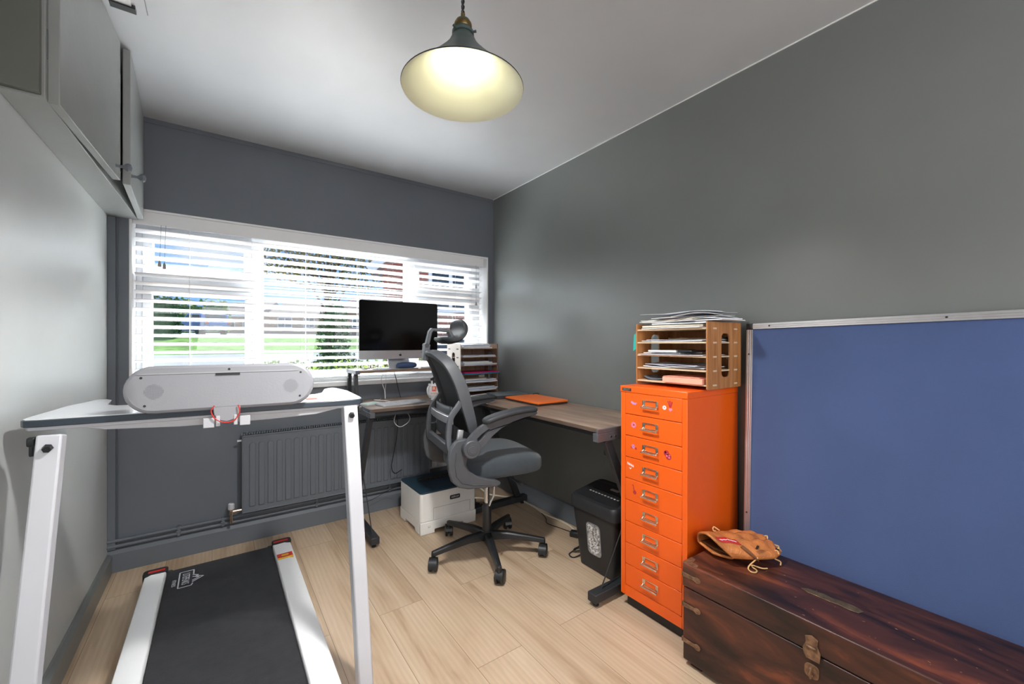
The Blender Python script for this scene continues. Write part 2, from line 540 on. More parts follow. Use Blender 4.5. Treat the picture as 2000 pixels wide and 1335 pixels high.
# venetian blind
SLAT = pbr('white_slat', (240, 240, 241), 0.35, var=0.0)
SLAT.node_tree.nodes['Principled BSDF'].inputs['Subsurface Weight'].default_value = 0.0
bl = thing('venetian_blind', 'wide white slatted venetian blind filling the window recess', 'blind', (0, 0, 0))
bx0, bx1 = WX0 + 0.018, WX1 - 0.045
BY = YW + 0.045
mb = MB(); mb.box(bx0, BY - 0.028, 1.842, bx1, BY + 0.028, 1.892)
mb.build('headrail', M['white'], bl, bevel=0.003)
mb = MB(); mb.box(bx0 - 0.004, BY - 0.042, 1.822, bx1 + 0.006, BY - 0.030, 1.893); mb.box(bx1 - 0.006, BY - 0.03, 1.822, bx1 + 0.006, BY + 0.02, 1.893)
mb.build('valance', M['white'], bl, bevel=0.003)
mb = MB()
n_slat = 18
tilt = R(17)
for i in range(n_slat):
    z = 1.795 - i * 0.0472
    T = Matrix.Translation((0, BY, z)) @ Matrix.Rotation(-tilt, 4, 'X')
    sec = [(-0.025, 0.0), (-0.0235, 0.0016), (-0.012, 0.0030), (0.0, 0.0036), (0.012, 0.0030), (0.0235, 0.0016), (0.025, 0.0), (0.0235, -0.0014), (0.012, 0.0004), (0.0, 0.001), (-0.012, 0.0004), (-0.0235, -0.0014)]
    mb.prism(sec, 'x', bx0, bx1, T=T)
mb.build('slats', SLAT, bl)
mb = MB()
for k in range(4):
    z = 0.957 - 0.0065 * k
    mb.box(bx0, BY - 0.024, z, bx1, BY + 0.024, z + 0.0035)
mb.box(bx0, BY - 0.026, 0.930, bx1, BY + 0.026, 0.9365)
mb.build('bottom_rail', SLAT, bl, bevel=0.0015)
mb = MB()
for x in (-0.135, 0.165, 0.47, 0.80, 1.17, 1.55, 1.70):
    for dy in (-0.0262, 0.0262):
        mb.tube([(x, BY + dy, 0.935), (x, BY + dy, 1.845)], 0.0009, 5)
mb.build('ladder_cords', pbr('cord_white', (214, 214, 214), 0.8, var=0), bl)
tass = pbr('tassel_grey', (160, 162, 165), 0.5, var=0)
for (x, z) in ((-0.262, 1.605), (-0.242, 1.595), (1.728, 1.64), (1.728, 1.50)):
    m = MB(); yy = BY - 0.05
    m.tube([(x + 0.006, yy + 0.008, 1.83), (x, yy, z + 0.03)], 0.0012, 5)
    m.lathe([(0.001, 0.03), (0.005, 0.026), (0.0085, 0.0), (0.0075, -0.004), (0.0, -0.005)], (x, yy, z), 12)
    m.build('cord_tassel', tass, bl)

# ================================================================ RADIATOR AND PIPES
rad = thing('radiator', 'long grey fluted panel radiator fixed under the window', 'radiator', (0.70, 2.892, 0.19))
mb = MB()
RW, RH = 0.59, 0.455
mb.box(-RW, -0.014, 0, RW, 0.0, RH)
nfl = 24
for i in range(nfl):
    x = -RW + 0.03 + (i + 0.5) * (2 * RW - 0.06) / nfl
    w = 0.0155
    mb.prism([(x - w, 0.035), (x + w, 0.035), (x + w, RH - 0.055), (x + w - 0.006, RH - 0.047), (x - w + 0.006, RH - 0.047), (x - w, RH - 0.055)], 'y', -0.021, -0.013)
mb.box(-RW, -0.018, 0, -RW + 0.008, 0, RH); mb.box(RW - 0.008, -0.018, 0, RW, 0, RH)
mb.box(-RW, -0.018, 0, RW, 0, 0.008); mb.box(-RW, -0.018, RH - 0.01, RW, 0, RH)
mb.build('panel', M['wallwin'], rad, bevel=0.003)
mb = MB()
for i in range(90):
    x = -RW + 0.012 + i * (2 * RW - 0.024) / 89
    mb.box(x - 0.0028, -0.006, RH + 0.0005, x + 0.0028, 0.030, RH + 0.010)
mb.box(-RW, 0.028, RH - 0.02, RW, 0.034, RH + 0.010)
mb.build('grille', M['wallwin'], rad)
m = MB(); m.tube([(-RW - 0.022, 0.0, RH - 0.03), (-RW, 0.0, RH - 0.03)], 0.006, 10); m.build('bleed_valve', M['white_metal'], rad)
for x in (-0.4, 0.36): B(x, 0.030, 0.05, x + 0.04, 0.05, RH - 0.05).build('bracket', M['wallwin'], rad)
m = MB()
m.tube([(-RW + 0.005, 0.0, 0.02), (-RW - 0.05, 0.0, 0.02)], 0.011, 12); m.tube([(-RW - 0.05, 0, 0.02), (-RW - 0.05, 0, -0.045)], 0.008, 12)
m.lathe([(0.013, 0.0), (0.013, 0.02), (0.008, 0.025)], (-RW - 0.05, 0, 0.005), 12)
vb = m.build('valve', M['nickel'], rad)
m = MB(); m.lathe([(0.012, 0.0), (0.017, 0.004), (0.017, 0.032), (0.012, 0.038), (0, 0.038)], (-RW - 0.05, 0, 0.032), 14)
m.build('valve_cap', M['plasticw'], vb)
mb = MB()
mb.tube([(XL, 2.932, 0.162), (XR - 0.02, 2.932, 0.165)], 0.0085, 10)
mb.tube([(XL, 2.932, 0.134), (XR - 0.02, 2.932, 0.137)], 0.0085, 10)
pipes = mb.build('heating_pipes', M['wallwin'])
tag(pipes, 'pair of painted copper pipes running along the window wall above the skirting', 'pipes')
for x in (-0.18, 0.02, 0.52, 1.0):
    m = MB(); m.box(x - 0.007, 2.922, 0.123, x + 0.007, 2.95, 0.175); m.box(x - 0.011, 2.919, 0.143, x + 0.011, 2.923, 0.152)
    m.build('pipe_clip', M['wallwin'], pipes, bevel=0.002)

# ================================================================ CUPBOARDS, HATCH, LAMP
cp = thing('wall_cupboard', 'grey painted high-level cupboard boxed in along the left wall', 'cupboard', (0, 0, 0))
CX = -0.362
mb = MB()
mb.prism([(XL, 1.63), (-0.379, 1.63), (-0.350, YW), (XL, YW)], 'z', 1.842, 2.40)
mb.build('carcass', M['cup'], cp, bevel=0.002)
mb = MB(); mb.box(XL, 1.61, 1.848, -0.386, 1.63, 2.40); mb.build('end_panel', M['cupend_shade'], cp, bevel=0.002)
def cup_door(y0, y1, hinge_far, ang, xi, kz, z0=1.838, z1=2.392):
    """door leaf hung at its near or far edge and standing slightly ajar; xi = inner face at the hinge"""
    L = y1 - y0; sgn = -1 if hinge_far else 1
    m = MB(); m.box(0, 0, z0, 0.024, sgn * L, z1)
    o = m.build('door', M['cup'], cp, bevel=0.002, loc=(xi, y1 if hinge_far else y0, 0), rotz=(ang if hinge_far else -ang))
    k = MB(); ky = sgn * (L - (0.065 if not hinge_far else 0.03))
    k.lathe([(0.008, 0), (0.006, 0.004), (0.005, 0.018), (0.008, 0.023), (0.0145, 0.030), (0.0165, 0.037), (0.0135, 0.044), (0.0, 0.048)], n=18, T=Matrix.Translation((0.024, ky, kz)) @ Matrix.Rotation(R(90), 4, 'Y'))
    k.build('knob', M['wallwin'], o)
    h = MB(); zz = 1.955
    h.tube([(-0.003, -sgn * 0.004, zz), (-0.003, -sgn * 0.004, zz + 0.08)], 0.005, 8); h.box(-0.03, -sgn * 0.006 - 0.002, zz, -0.003, -sgn * 0.006 + 0.002, zz + 0.08)
    h.build('hinge', M['wallwin'], o)
cup_door(1.645, 2.266, False, R(3.1), -0.379, 1.874)
cup_door(2.300, 2.905, True, R(2.5), -0.347, 1.884)

ht = thing('ceiling_hatch', 'pale square hatch with a dark edge in the ceiling beside the cupboard', 'hatch', (0, 0, 0))
B(-0.315, 1.55, 2.392, -0.255, 2.0, 2.40).build('panel', M['white'], ht)
B(-0.315, 2.0, 2.386, -0.245, 2.03, 2.40).build('edge_strip', M['black'], ht)

LX, LY = 0.60, 1.10
lp = thing('pendant_lamp', 'green metal cone pendant lamp with a lit bulb hanging from the ceiling', 'lamp', (LX, LY, 0))
shade_out = pbr('shade_green_enamel', (72, 86, 84), 0.35, var=0.03)
shade_in = pbr('shade_cream_enamel', (212, 213, 186), 0.4, var=0.02)
brass = pbr('antique_brass', (122, 104, 66), 0.35, metal=0.9, var=0.12, nscale=60)
prof = [(0.028, 2.112), (0.034, 2.104), (0.043, 2.084), (0.060, 2.062), (0.086, 2.034), (0.118, 2.003), (0.152, 1.973), (0.180, 1.950)]
m = MB(); m.lathe(prof + [(0.1815, 1.9485), (0.1815, 1.947), (0.1795, 1.9475)] + [(r - 0.0008, z - 0.0016) for r, z in prof[::-1]][1:], n=64, close=False)
m2 = MB()
nn = 64
m.f = [f for f in m.f if len(f) == 4]; m.mi = m.mi[:len(m.f)]
k0 = (len(prof) + 2) * nn
m.mi = [1 if min(f) >= (len(prof) + 1) * nn else 0 for f in m.f]
m.build('lamp_shade', [shade_out, shade_in], lp, angle=60)
rim = MB(); rim.tube([(0.1808 * math.cos(2 * math.pi * k / 64), 0.1808 * math.sin(2 * math.pi * k / 64), 1.949) for k in range(64)], 0.0016, 6, closed=True)
rim.build('rim', M['black'], lp)
m = MB(); m.lathe([(0.028, 2.110), (0.033, 2.112), (0.033, 2.120), (0.027, 2.126), (0.0255, 2.130), (0.0255, 2.146), (0.021, 2.154), (0.008, 2.158), (0.0, 2.158)], n=24)
for a in (200, 310, 80):
    ca, sa = math.cos(R(a)), math.sin(R(a)); m.tube([(0.03 * ca, 0.03 * sa, 2.116), (0.042 * ca, 0.042 * sa, 2.116)], [0.003, 0.004], 8)
m.build('gallery', shade_out, lp)
m = MB(); m.lathe([(0.0257, 2.130), (0.0268, 2.132), (0.0268, 2.143), (0.0257, 2.146)], n=24)
m.lathe([(0.0066, 2.156), (0.0066, 2.176), (0.0, 2.177)], n=14)
m.build('lamp_holder', brass, lp)
m = MB()
for ph in (0, math.pi):
    m.tube([(0.0028 * math.cos(z * 190 + ph), 0.0028 * math.sin(z * 190 + ph), z) for z in [2.174 + i * 0.004 for i in range(57)]], 0.0029, 6)
m.build('twisted_flex', M['black'], lp)
bulbglass, bn_, bl_, bp_ = new_mat('clear_bulb_glass')
bn_.clear()
bo = bn_.new('ShaderNodeOutputMaterial'); bt = bn_.new('ShaderNodeBsdfTransparent'); be = bn_.new('ShaderNodeEmission'); bg_ = bn_.new('ShaderNodeBsdfGlossy'); bm_ = bn_.new('ShaderNodeMixShader'); ba = bn_.new('ShaderNodeAddShader')
be.inputs['Strength'].default_value = 0.12; be.inputs['Color'].default_value = (1, 0.98, 0.92, 1); bg_.inputs['Roughness'].default_value = 0.05; bm_.inputs['Fac'].default_value = 0.08
bl_.new(bt.outputs[0], bm_.inputs[1]); bl_.new(bg_.outputs[0], bm_.inputs[2]); bl_.new(bm_.outputs[0], ba.inputs[0]); bl_.new(be.outputs[0], ba.inputs[1]); bl_.new(ba.outputs[0], bo.inputs['Surface'])
fil = pbr('bulb_filament', (255, 250, 235), 0.5, var=0, emit=(255, 246, 226), es=30)
m = MB(); m.lathe([(0.013, 2.100), (0.013, 2.078), (0.018, 2.058), (0.026, 2.036), (0.0315, 2.006), (0.030, 1.986), (0.022, 1.971), (0.010, 1.964), (0.0, 1.963)], n=28)
bulb = m.build('bulb', bulbglass, lp, angle=80)
m = MB()
for k in range(6):
    a = 2 * math.pi * k / 6; ca, sa = math.cos(a), math.sin(a)
    m.tube([(0.006 * ca, 0.006 * sa, 2.060), (0.012 * math.cos(a + .5), 0.012 * math.sin(a + .5), 1.990)], 0.0014, 5)
m.build('filament', fil, bulb)
pl = lamp('pendant_bulb_light', 'POINT', (LX, LY, 2.015), 0.42, (1.0, 0.97, 0.90), shadow_soft_size=0.03)
lamp('pendant_down_light', 'SPOT', (LX, LY, 1.944), 95, (1.0, 0.985, 0.96), spot_size=R(156), spot_blend=1.0, shadow_soft_size=0.06)

# ================================================================ TREADMILL WITH DESK
tm = thing('treadmill', 'white and black walking treadmill with a desk board and console, in front of the window', 'treadmill', (0.022, 1.2, 0))
# local frame: x across, y towards the window
belt_m = pbr('rubber_belt', (44, 45, 49), 0.75, var=0.10, nscale=30, bump=0.35, bscale=420)
mb = MB()
mb.prism([(-0.75, 0.03), (1.33, 0.03), (1.40, 0.045), (1.405, 0.065), (1.39, 0.083), (1.35, 0.0865), (-0.75, 0.0865)], 'x', -0.222, 0.212)
belt = mb.build('belt', belt_m, tm, bevel=0.004)
logo_m = pbr('printed_white', (214, 216, 222), 0.7, var=0)
LT = frame_T((-0.152, 1.255, 0.0871), (0, -1, 0), (1, 0, 0))
text('LITEPEAKS', 'logo_lettering', logo_m, belt, LT @ Matrix.Translation((0, 0.004, 0)), size=0.040, sx=0.60, depth=0.0002)
text('FITNESS', 'logo_small_lettering', logo_m, belt, LT @ Matrix.Translation((0.02, -0.038, 0)), size=0.02, sx=0.9, depth=0.0002)
m = MB()
def strip(p, q, w=0.0025):
    a, b_ = Vector(p), Vector(q); d = (b_ - a).normalized(); n_ = Vector((-d.y, d.x)) * w
    m.add([(a.x + n_.x, a.y + n_.y, 0), (b_.x + n_.x, b_.y + n_.y, 0), (b_.x - n_.x, b_.y - n_.y, 0), (a.x - n_.x, a.y - n_.y, 0),
           (a.x + n_.x, a.y + n_.y, 0.0003), (b_.x + n_.x, b_.y + n_.y, 0.0003), (b_.x - n_.x, b_.y - n_.y, 0.0003), (a.x - n_.x, a.y - n_.y, 0.0003)],
          [(0, 1, 2, 3), (4, 7, 6, 5), (0, 4, 5, 1), (1, 5, 6, 2), (2, 6, 7, 3), (3, 7, 4, 0)], T=LT)
for p, q in (((-0.075, -0.02), (0.08, -0.02)), ((-0.075, -0.02), (-0.075, 0.033)), ((-0.075, 0.033), (-0.03, 0.033)), ((0.08, -0.02), (0.08, 0.028)), ((0.06, 0.033), (0.08, 0.028)),
             ((-0.025, 0.03), (-0.008, 0.052)), ((-0.008, 0.052), (-0.002, 0.042)), ((-0.002, 0.042), (0.014, 0.072)), ((0.014, 0.072), (0.05, 0.03)), ((-0.005, 0.03), (0.014, 0.055)), ((0.014, 0.055), (0.035, 0.03))):
    strip(p, q)
m.build('logo_outline', logo_m, belt)
for sx, x0, x1 in ((-1, -0.308, -0.226), (1, 0.216, 0.305)):
    xi, xo = (x1, x0) if sx < 0 else (x0, x1)
    mb = MB()
    mb.prism([(xi, 0.02), (xi, 0.088), (xi + sx * 0.004, 0.094), (xi + sx * 0.055, 0.096), (xo - sx * 0.004, 0.088), (xo, 0.075), (xo, 0.02)], 'y', -0.75, 1.385)
    rl = mb.build('side_rail', M['rail'], tm, bevel=0.002)
    mb = MB(); mb.prism(rrect((xi + xo) / 2, 0, 0.093, 0.06, 0.018, 4), 'z', 0.018, 0.0975, T=Matrix.Translation((0, 1.395, 0)))
    mb.box(xi - sx * 0.022 if sx > 0 else xi, 1.375, 0.03, xi if sx > 0 else xi + 0.022, 1.400, 0.084)
    ec = mb.build('end_cap', M['black'], tm, bevel=0.003)
    red = pbr('sticker_red_%d' % (sx + 1), (206, 40, 34), 0.4, var=0) if sx < 0 else M['red']
    yel = pbr('sticker_yellow_%d' % (sx + 1), (240, 190, 40), 0.4, var=0) if sx < 0 else M['yel']
    M['red'], M['yel'] = red, yel
    def stick(y0, y1, mt, nm):
        m_ = MB(); a, b_ = sorted((xi + sx * 0.006, xo - sx * 0.014))
        zz0, zz1 = (0.0952, 0.0968)
        m_.box(a, y0, 0.0895, b_, y1, zz1 if y0 < 1.38 else 0.0982)
        m_.build(nm, mt, rl if y0 < 1.36 else ec)
    stick(1.384, 1.402, red, 'warning_sticker'); stick(1.372, 1.384, yel, 'warning_sticker')
    if sx > 0:
        stick(1.19, 1.235, red, 'warning_sticker'); stick(1.175, 1.19, yel, 'warning_sticker')
        m_ = MB(); m_.prism(rrect(0.2575, 1.213, 0.034, 0.02, 0.008), 'z', 0.0965, 0.0972); m_.build('warning_mark', yel, rl)
    # uprights, each a leaning box tube
    base = Vector((0.384, 0.235, 0.0) if sx > 0 else (-0.419, 0.251, 0.02)); top = Vector((0.374, 0.405, 0.952) if sx > 0 else (-0.386, 0.417, 0.940))
    mb = MB(); mb.rect([base, base.lerp(top, 0.5), top], 0.048, 0.052, up=(0, 1, 0))
    up_ = mb.build('upright', M['white_metal'], tm, bevel=0.005)
    mb = MB(); mb.box(base.x - 0.024, -0.25, 0.0, base.x + 0.024, base.y + 0.02, 0.012); mb.build('foot', M['black'], tm, bevel=0.006)
    # pivot bolt and knob at the top
    mb = MB(); c = top + Vector((0, -0.034, -0.028)); mb.tube([c, c + Vector((0, -0.012, -0.003))], [0.011, 0.009], 6); mb.build('bolt', M['black'], up_)
    mb = MB(); c = top + Vector((sx * 0.024, 0.0, -0.014)); mb.tube([c, c + Vector((sx * 0.006, 0, 0))], 0.008, 10)
    c = c + Vector((sx * 0.006, 0, 0)); mb.prism(rrect(c.y, c.z, 0.024, 0.024, 0.006, 3), 'x', min(c.x, c.x + sx * 0.014), max(c.x, c.x + sx * 0.014))
    if sx < 0: mb.prism(rrect(c.y, c.z - 0.022, 0.014, 0.034, 0.005, 3), 'x', c.x - 0.011, c.x - 0.003)
    mb.build('locking_knob', M['black'], up_, bevel=0.002)
# motor hood towards the camera
mb = MB(); mb.prism([(-1.0, 0.02), (-0.72, 0.02), (-0.60, 0.05), (-0.62, 0.10), (-0.72, 0.15), (-0.95, 0.16), (-1.0, 0.13)], 'x', -0.33, 0.33); mb.build('motor_hood', M['black'], tm, bevel=0.012)
# desk board: turned a few degrees against the belt
DT = Matrix.Translation((-0.02, 0.415, 0)) @ Matrix.Rotation(R(-4.6), 4, 'Z')
def bd(x, y, z): return DT @ Vector((x, y, z))
outline = [(-0.405, 0), (0.405, 0), (0.43, 0.006), (0.440, 0.022), (0.442, 0.05), (0.435, 0.30), (0.405, 0.45), (0.395, 0.462), (0.375, 0.455), (0.355, 0.42), (0.33, 0.275), (0.30, 0.235), (0.26, 0.225),
           (-0.26, 0.225), (-0.30, 0.235), (-0.33, 0.275), (-0.355, 0.42), (-0.375, 0.455), (-0.395, 0.462), (-0.405, 0.45), (-0.435, 0.30), (-0.442, 0.05), (-0.440, 0.022), (-0.43, 0.006)]
glossw = pbr('glossy_white_board', (228, 230, 233), 0.12, var=0.01, spec=0.6)
board_edge = pbr('slate_edge_band', (58, 68, 78), 0.3, var=0.04)
mb = MB(); mb.prism(outline, 'z', 0.9585, 0.977, T=DT)
db = mb.build('desk_board', board_edge, tm, bevel=0.002)
mb = MB(); mb.prism([(x * 0.993, 0.002 + y * 0.993) for x, y in outline], 'z', 0.9768, 0.9798, T=DT); mb.build('board_surface', glossw, db, bevel=0.001)
mb = MB(); mb.prism([(x * 0.985, 0.006 + y * 0.98) for x, y in outline], 'z', 0.948, 0.9586, T=DT)
mb.prism([(-0.32, 0.949), (-0.27, 0.937), (-0.10, 0.928), (0.14, 0.928), (0.28, 0.933), (0.36, 0.949)], 'y', 0.01, 0.21, T=DT)
mb.build('under_tray', M['plasticw'], tm, bevel=0.002)
# console on the near edge of the board, its back to the camera
CT = DT @ Matrix.Translation((0.022, -0.012, 1.047)) @ Matrix.Rotation(R(-7), 4, 'X')
def capsule(w, h, n=14):
    r = h / 2
    pts = []
    for k in range(n + 1):
        a = -math.pi / 2 + math.pi * k / n; pts.append((w / 2 - r + r * math.cos(a), r * math.sin(a)))
    for k in range(n + 1):
        a = math.pi / 2 + math.pi * k / n; pts.append((-w / 2 + r + r * math.cos(a), r * math.sin(a)))
    return pts
mb = MB()
secs = [(0.478, 0.124, 0.0), (0.492, 0.136, 0.004), (0.498, 0.141, 0.010), (0.498, 0.141, 0.034), (0.488, 0.132, 0.040)]
rings = [[(x, y, z) for x, z in capsule(w, h)] for w, h, y in secs]
nr = len(rings[0]); vs = [p for r_ in rings for p in r_]; fs = [tuple(range(nr))]
for i in range(len(rings) - 1):
    fs += [(i * nr + k, i * nr + (k + 1) % nr, (i + 1) * nr + (k + 1) % nr, (i + 1) * nr + k) for k in range(nr)]
fs.append(tuple((len(rings) - 1) * nr + k for k in range(nr)))
mb.add(vs, fs, T=CT @ Matrix.Translation((0, -0.012, 0)))
cs = mb.build('console', M['console'], tm, angle=30)
mb = MB(); mb.prism([(-0.040, -0.020), (-0.036, -0.052), (-0.033, -0.075), (-0.020, -0.092), (0.0, -0.098), (0.020, -0.092), (0.033, -0.075), (0.036, -0.052), (0.040, -0.020)], 'y', -0.0118, 0.006, T=CT @ Matrix.Translation((0.0, 0.0004, -0.012)))
mb.build('console_neck', M['console'], cs, bevel=0.002)
mb = MB(); mb.prism([(-0.20, 0.047), (0.18, 0.047), (0.20, 0.044), (-0.22, 0.044)], 'y', -0.0135, -0.0118, T=CT); mb.build('seam_line', pbr('seam_grey', (170, 172, 176), 0.5, var=0), cs)
mb = MB(); mb.box(-0.03, -0.0138, 0.036, 0.034, -0.0118, 0.043, T=CT); mb.build('port_slot', M['black'], cs)
for sx_ in (-1, 1):
    mb = MB()
    for i in range(-6, 7):
        for j in range(-6, 7):
            if i * i + j * j <= 38:
                cx, cz = sx_ * 0.178 + i * 0.0036, -0.006 + j * 0.0036
                mb.box(cx - 0.0009, -0.0127, cz - 0.0006, cx + 0.0009, -0.0118, cz + 0.0006, T=CT)
    mb.build('speaker_grille', pbr('grille_grey', (120, 123, 128), 0.6, var=0), cs)
for x, z in ((-0.208, 0.035), (-0.198, -0.047), (0.208, 0.038), (0.205, -0.042), (0.005, 0.055)):
    mb = MB(); mb.lathe([(0.0035, -0.001), (0.0035, 0.0012), (0, 0.0012)], n=10, T=CT @ Matrix.Translation((x, -0.0115, z)) @ Matrix.Rotation(R(90), 4, 'X')); mb.build('screw', M['steel'], cs)
wire = MB(); wire.tube([CT @ Vector(p) for p in curve_pts([(-0.032, -0.016, -0.058), (-0.040, -0.018, -0.075), (-0.028, -0.018, -0.10), (0.0, -0.018, -0.113), (0.022, -0.018, -0.105), (0.034, -0.018, -0.082), (0.030, -0.016, -0.06)], 6)], 0.0017, 6)
wire.build('red_wire', M['red'], cs)
for x0, x1 in ((-0.060, -0.032), (0.034, 0.062), (-0.028, -0.018), (0.018, 0.028)):
    wide = x1 - x0 > 0.02
    mb = MB(); mb.box(x0, -0.013, -0.125 if wide else -0.122, x1, 0.006, -0.095 if wide else -0.09, T=CT)
    mb.build('hinge_block', M['plasticw'], cs, bevel=0.0015)
rt = MB(); rt.box(0.255, 0.06, 0.9798, 0.29, 0.10, 0.984, T=DT)
rt.build('safety_tag', pbr('tag_coral', (226, 130, 120), 0.5, var=0), db)

# ================================================================ L-SHAPED DESK
deskw = wood('rustic_oak_laminate', (104, 86, 72), (168, 146, 126), rough=0.35, along=1, scale=9, stretch=9, mid=(138, 116, 99))
deskw2 = wood('rustic_oak_laminate_across', (104, 86, 72), (168, 146, 126), rough=0.35, along=0, scale=9, stretch=9, mid=(138, 116, 99))
dk_edge = pbr('brown_edge_band', (92, 76, 66), 0.5, var=0.15, nscale=12, stretch=(1, 1, 8))
DX0, DY0, DX1, DY1, DZ = 0.722, 2.457, 1.388, 1.290, 0.795
dk = thing('corner_desk', 'l-shaped corner desk with brown wood tops on black steel legs', 'desk', (1.6, 2.6, 0))
def L(x, y, z): return (x - 1.6, y - 2.6, z)
def lbox(m, x0, y0, z0, x1, y1, z1, mat=0):
    return m.box(x0 - 1.6, y0 - 2.6, z0, x1 - 1.6, y1 - 2.6, z1, mat)
lbox(MB(), DX0 + 0.012, DY0, DZ - 0.018, DX1 + 0.02, 2.93, DZ).build('tabletop', [deskw2], dk, bevel=0.0015)
lbox(MB(), DX1 + 0.021, DY1 + 0.012, DZ - 0.018, 1.885, 2.93, DZ).build('tabletop', [deskw], dk, bevel=0.0015)
mb = MB(); lbox(mb, DX0 + 0.012, DY0 - 0.0015, DZ - 0.018, DX1 + 0.02, DY0 - 0.0002, DZ - 0.001); lbox(mb, DX1 + 0.0195, DY1 + 0.012, DZ - 0.018, DX1 + 0.0208, DY0 - 0.002, DZ - 0.001)
mb.build('edge_band', dk_edge, dk)
rail_m = pbr('steel_frame_grey', (92, 94, 100), 0.4, metal=0.3, var=0.06)
mb = MB(); lbox(mb, DX0, DY0 - 0.004, DZ - 0.052, DX0 + 0.03, 2.93, DZ - 0.019); lbox(mb, DX0, DY0 - 0.004, DZ - 0.019, DX0 + 0.011, 2.93, DZ + 0.001)
mb.build('end_rail', rail_m, dk, bevel=0.002)
mb = MB(); lbox(mb, DX1, DY1, DZ - 0.058, 1.885, DY1 + 0.03, DZ - 0.019); lbox(mb, DX1, DY1, DZ - 0.019, 1.885, DY1 + 0.011, DZ + 0.001)
mb.build('end_rail', rail_m, dk, bevel=0.002)
mb = MB(); lbox(mb, DX0 + 0.03, DY0 + 0.012, DZ - 0.045, DX1, DY0 + 0.030, DZ - 0.019); lbox(mb, 1.44, DY1 + 0.03, DZ - 0.045, 1.46, 2.9, DZ - 0.019); lbox(mb, DX0 + 0.03, 2.86, DZ - 0.045, 1.86, 2.88, DZ - 0.019)
mb.build('cross_rail', M['steel'], dk)
def leg_unit(p_top, p_bot, foot0, foot1, wire=True, w=0.045, t=0.025, upv=(0, 0, 1)):
    m = MB(); m.rect([L(*p_top), L(*p_bot)], t, w, up=upv); m.build('leg', M['steel'], dk, bevel=0.002)
    m = MB(); m.rect([L(*foot0), L(*foot1)], 0.05, 0.04); f = m.build('foot_bar', M['steel'], dk, bevel=0.004)
    for p in (foot0, foot1):
        d = (Vector(foot1) - Vector(foot0)).normalized() * 0.03
        c = Vector(p) + (d if p == foot0 else -d)
        m = MB(); m.lathe([(0.013, 0.0), (0.013, 0.008), (0.006, 0.010), (0.006, foot0[2] - 0.019)], L(c.x, c.y, 0), 14); m.build('levelling_foot', M['black'], f)
    if wire:
        a = Vector(p_bot).lerp(Vector(p_top), 0.50); b_ = Vector(foot0) + (Vector(foot1) - Vector(foot0)).normalized() * 0.05
        m = MB(); m.tube([L(*a), L(*b_)], 0.003, 8); m.build('brace_rod', M['steel'], dk)
leg_unit((DX0 + 0.016, 2.50, 0.745), (DX0 + 0.016, 2.84, 0.05), (DX0 + 0.016, 2.40, 0.042), (DX0 + 0.016, 2.92, 0.042), upv=(0, 1, 0))
leg_unit((1.46, DY1 + 0.016, 0.74), (1.80, DY1 + 0.016, 0.05), (1.365, DY1 + 0.016, 0.042), (1.88, DY1 + 0.016, 0.042), upv=(1, 0, 0))
leg_unit((1.50, 2.46, 0.77), (1.80, 2.46, 0.05), (1.36, 2.46, 0.042), (1.87, 2.46, 0.042), wire=False, upv=(1, 0, 0))
m = MB(); m.rect([L(1.49, DY1 + 0.04, 0.745), L(1.50, DY1 + 0.045, 0.66)], 0.012, 0.03, up=(1, 0, 0)); m.build('hook_bracket', M['steel'], dk)
for x, y in ((DX0 - 0.0, 2.50), (DX0 - 0.0, 2.53)):
    m = MB(); m.tube([L(x, y, DZ - 0.035), L(x - 0.003, y, DZ - 0.035)], 0.005, 8); m.build('bolt', M['chrome'], dk)
for x in (1.475, 1.505):
    m = MB(); m.tube([L(x, DY1, DZ - 0.04), L(x, DY1 - 0.003, DZ - 0.04)], 0.005, 8); m.build('bolt', M['chrome'], dk)
# raised monitor shelf
SZ = 1.012
lbox(MB(), 0.705, 2.66, SZ - 0.016, 1.36, 2.88, SZ).build('monitor_shelf', deskw2, dk, bevel=0.001)
sb = MB(); lbox(sb, 0.694, 2.655, SZ - 0.022, 0.722, 2.885, SZ + 0.001); sb.build('shelf_bracket', rail_m, dk, bevel=0.002)
for x in (0.706, 1.345):
    for ya, yb in ((2.70, 2.68), (2.85, 2.86)):
        m = MB(); m.rect([L(x, ya, SZ - 0.02), L(x, yb, DZ)], 0.022, 0.03, up=(0, 1, 0)); m.build('shelf_leg', M['steel'], dk, bevel=0.002)

# ================================================================ MONITOR
mo = thing('computer_monitor', 'silver all-in-one computer with a black screen standing on the desk shelf', 'computer', (1.018, 2.765, SZ))
scr = pbr('black_screen', (9, 9, 10), 0.12, var=0, spec=0.25)
silver = pbr('brushed_silver', (176, 178, 182), 0.34, metal=0.55, var=0.02, nscale=40)
w2, zb, zt = 0.277, 0.067, 0.458
T = Matrix.Identity(4)
mb = MB(); mb.prism(rrect(0, (zb + zt) / 2, 2 * w2, zt - zb, 0.012, 4), 'y', -0.008, 0.002)
for i in range(5):
    pass
mb.lathe([(0.25, 0.0), (0.20, 0.016), (0.12, 0.03), (0.0, 0.036)], n=36, sy=0.66, T=Matrix.Translation((0, 0.002, (zb + zt) / 2)) @ Matrix.Rotation(R(-90), 4, 'X'))
mb.build('housing', silver, mo, bevel=0.001)
mb = MB(); mb.prism([(-w2 + 0.0015, zb + 0.058)] + [p for p in rrect(0, (zb + zt) / 2, 2 * w2 - 0.003, zt - zb - 0.003, 0.011, 4) if p[1] > zb + 0.06][::-1] + [(w2 - 0.0015, zb + 0.058)], 'y', -0.0095, -0.0078)
mb.build('screen', scr, mo)
m = MB()
ax, az, s_ = 0.0, zb + 0.026, 0.0088
app = []
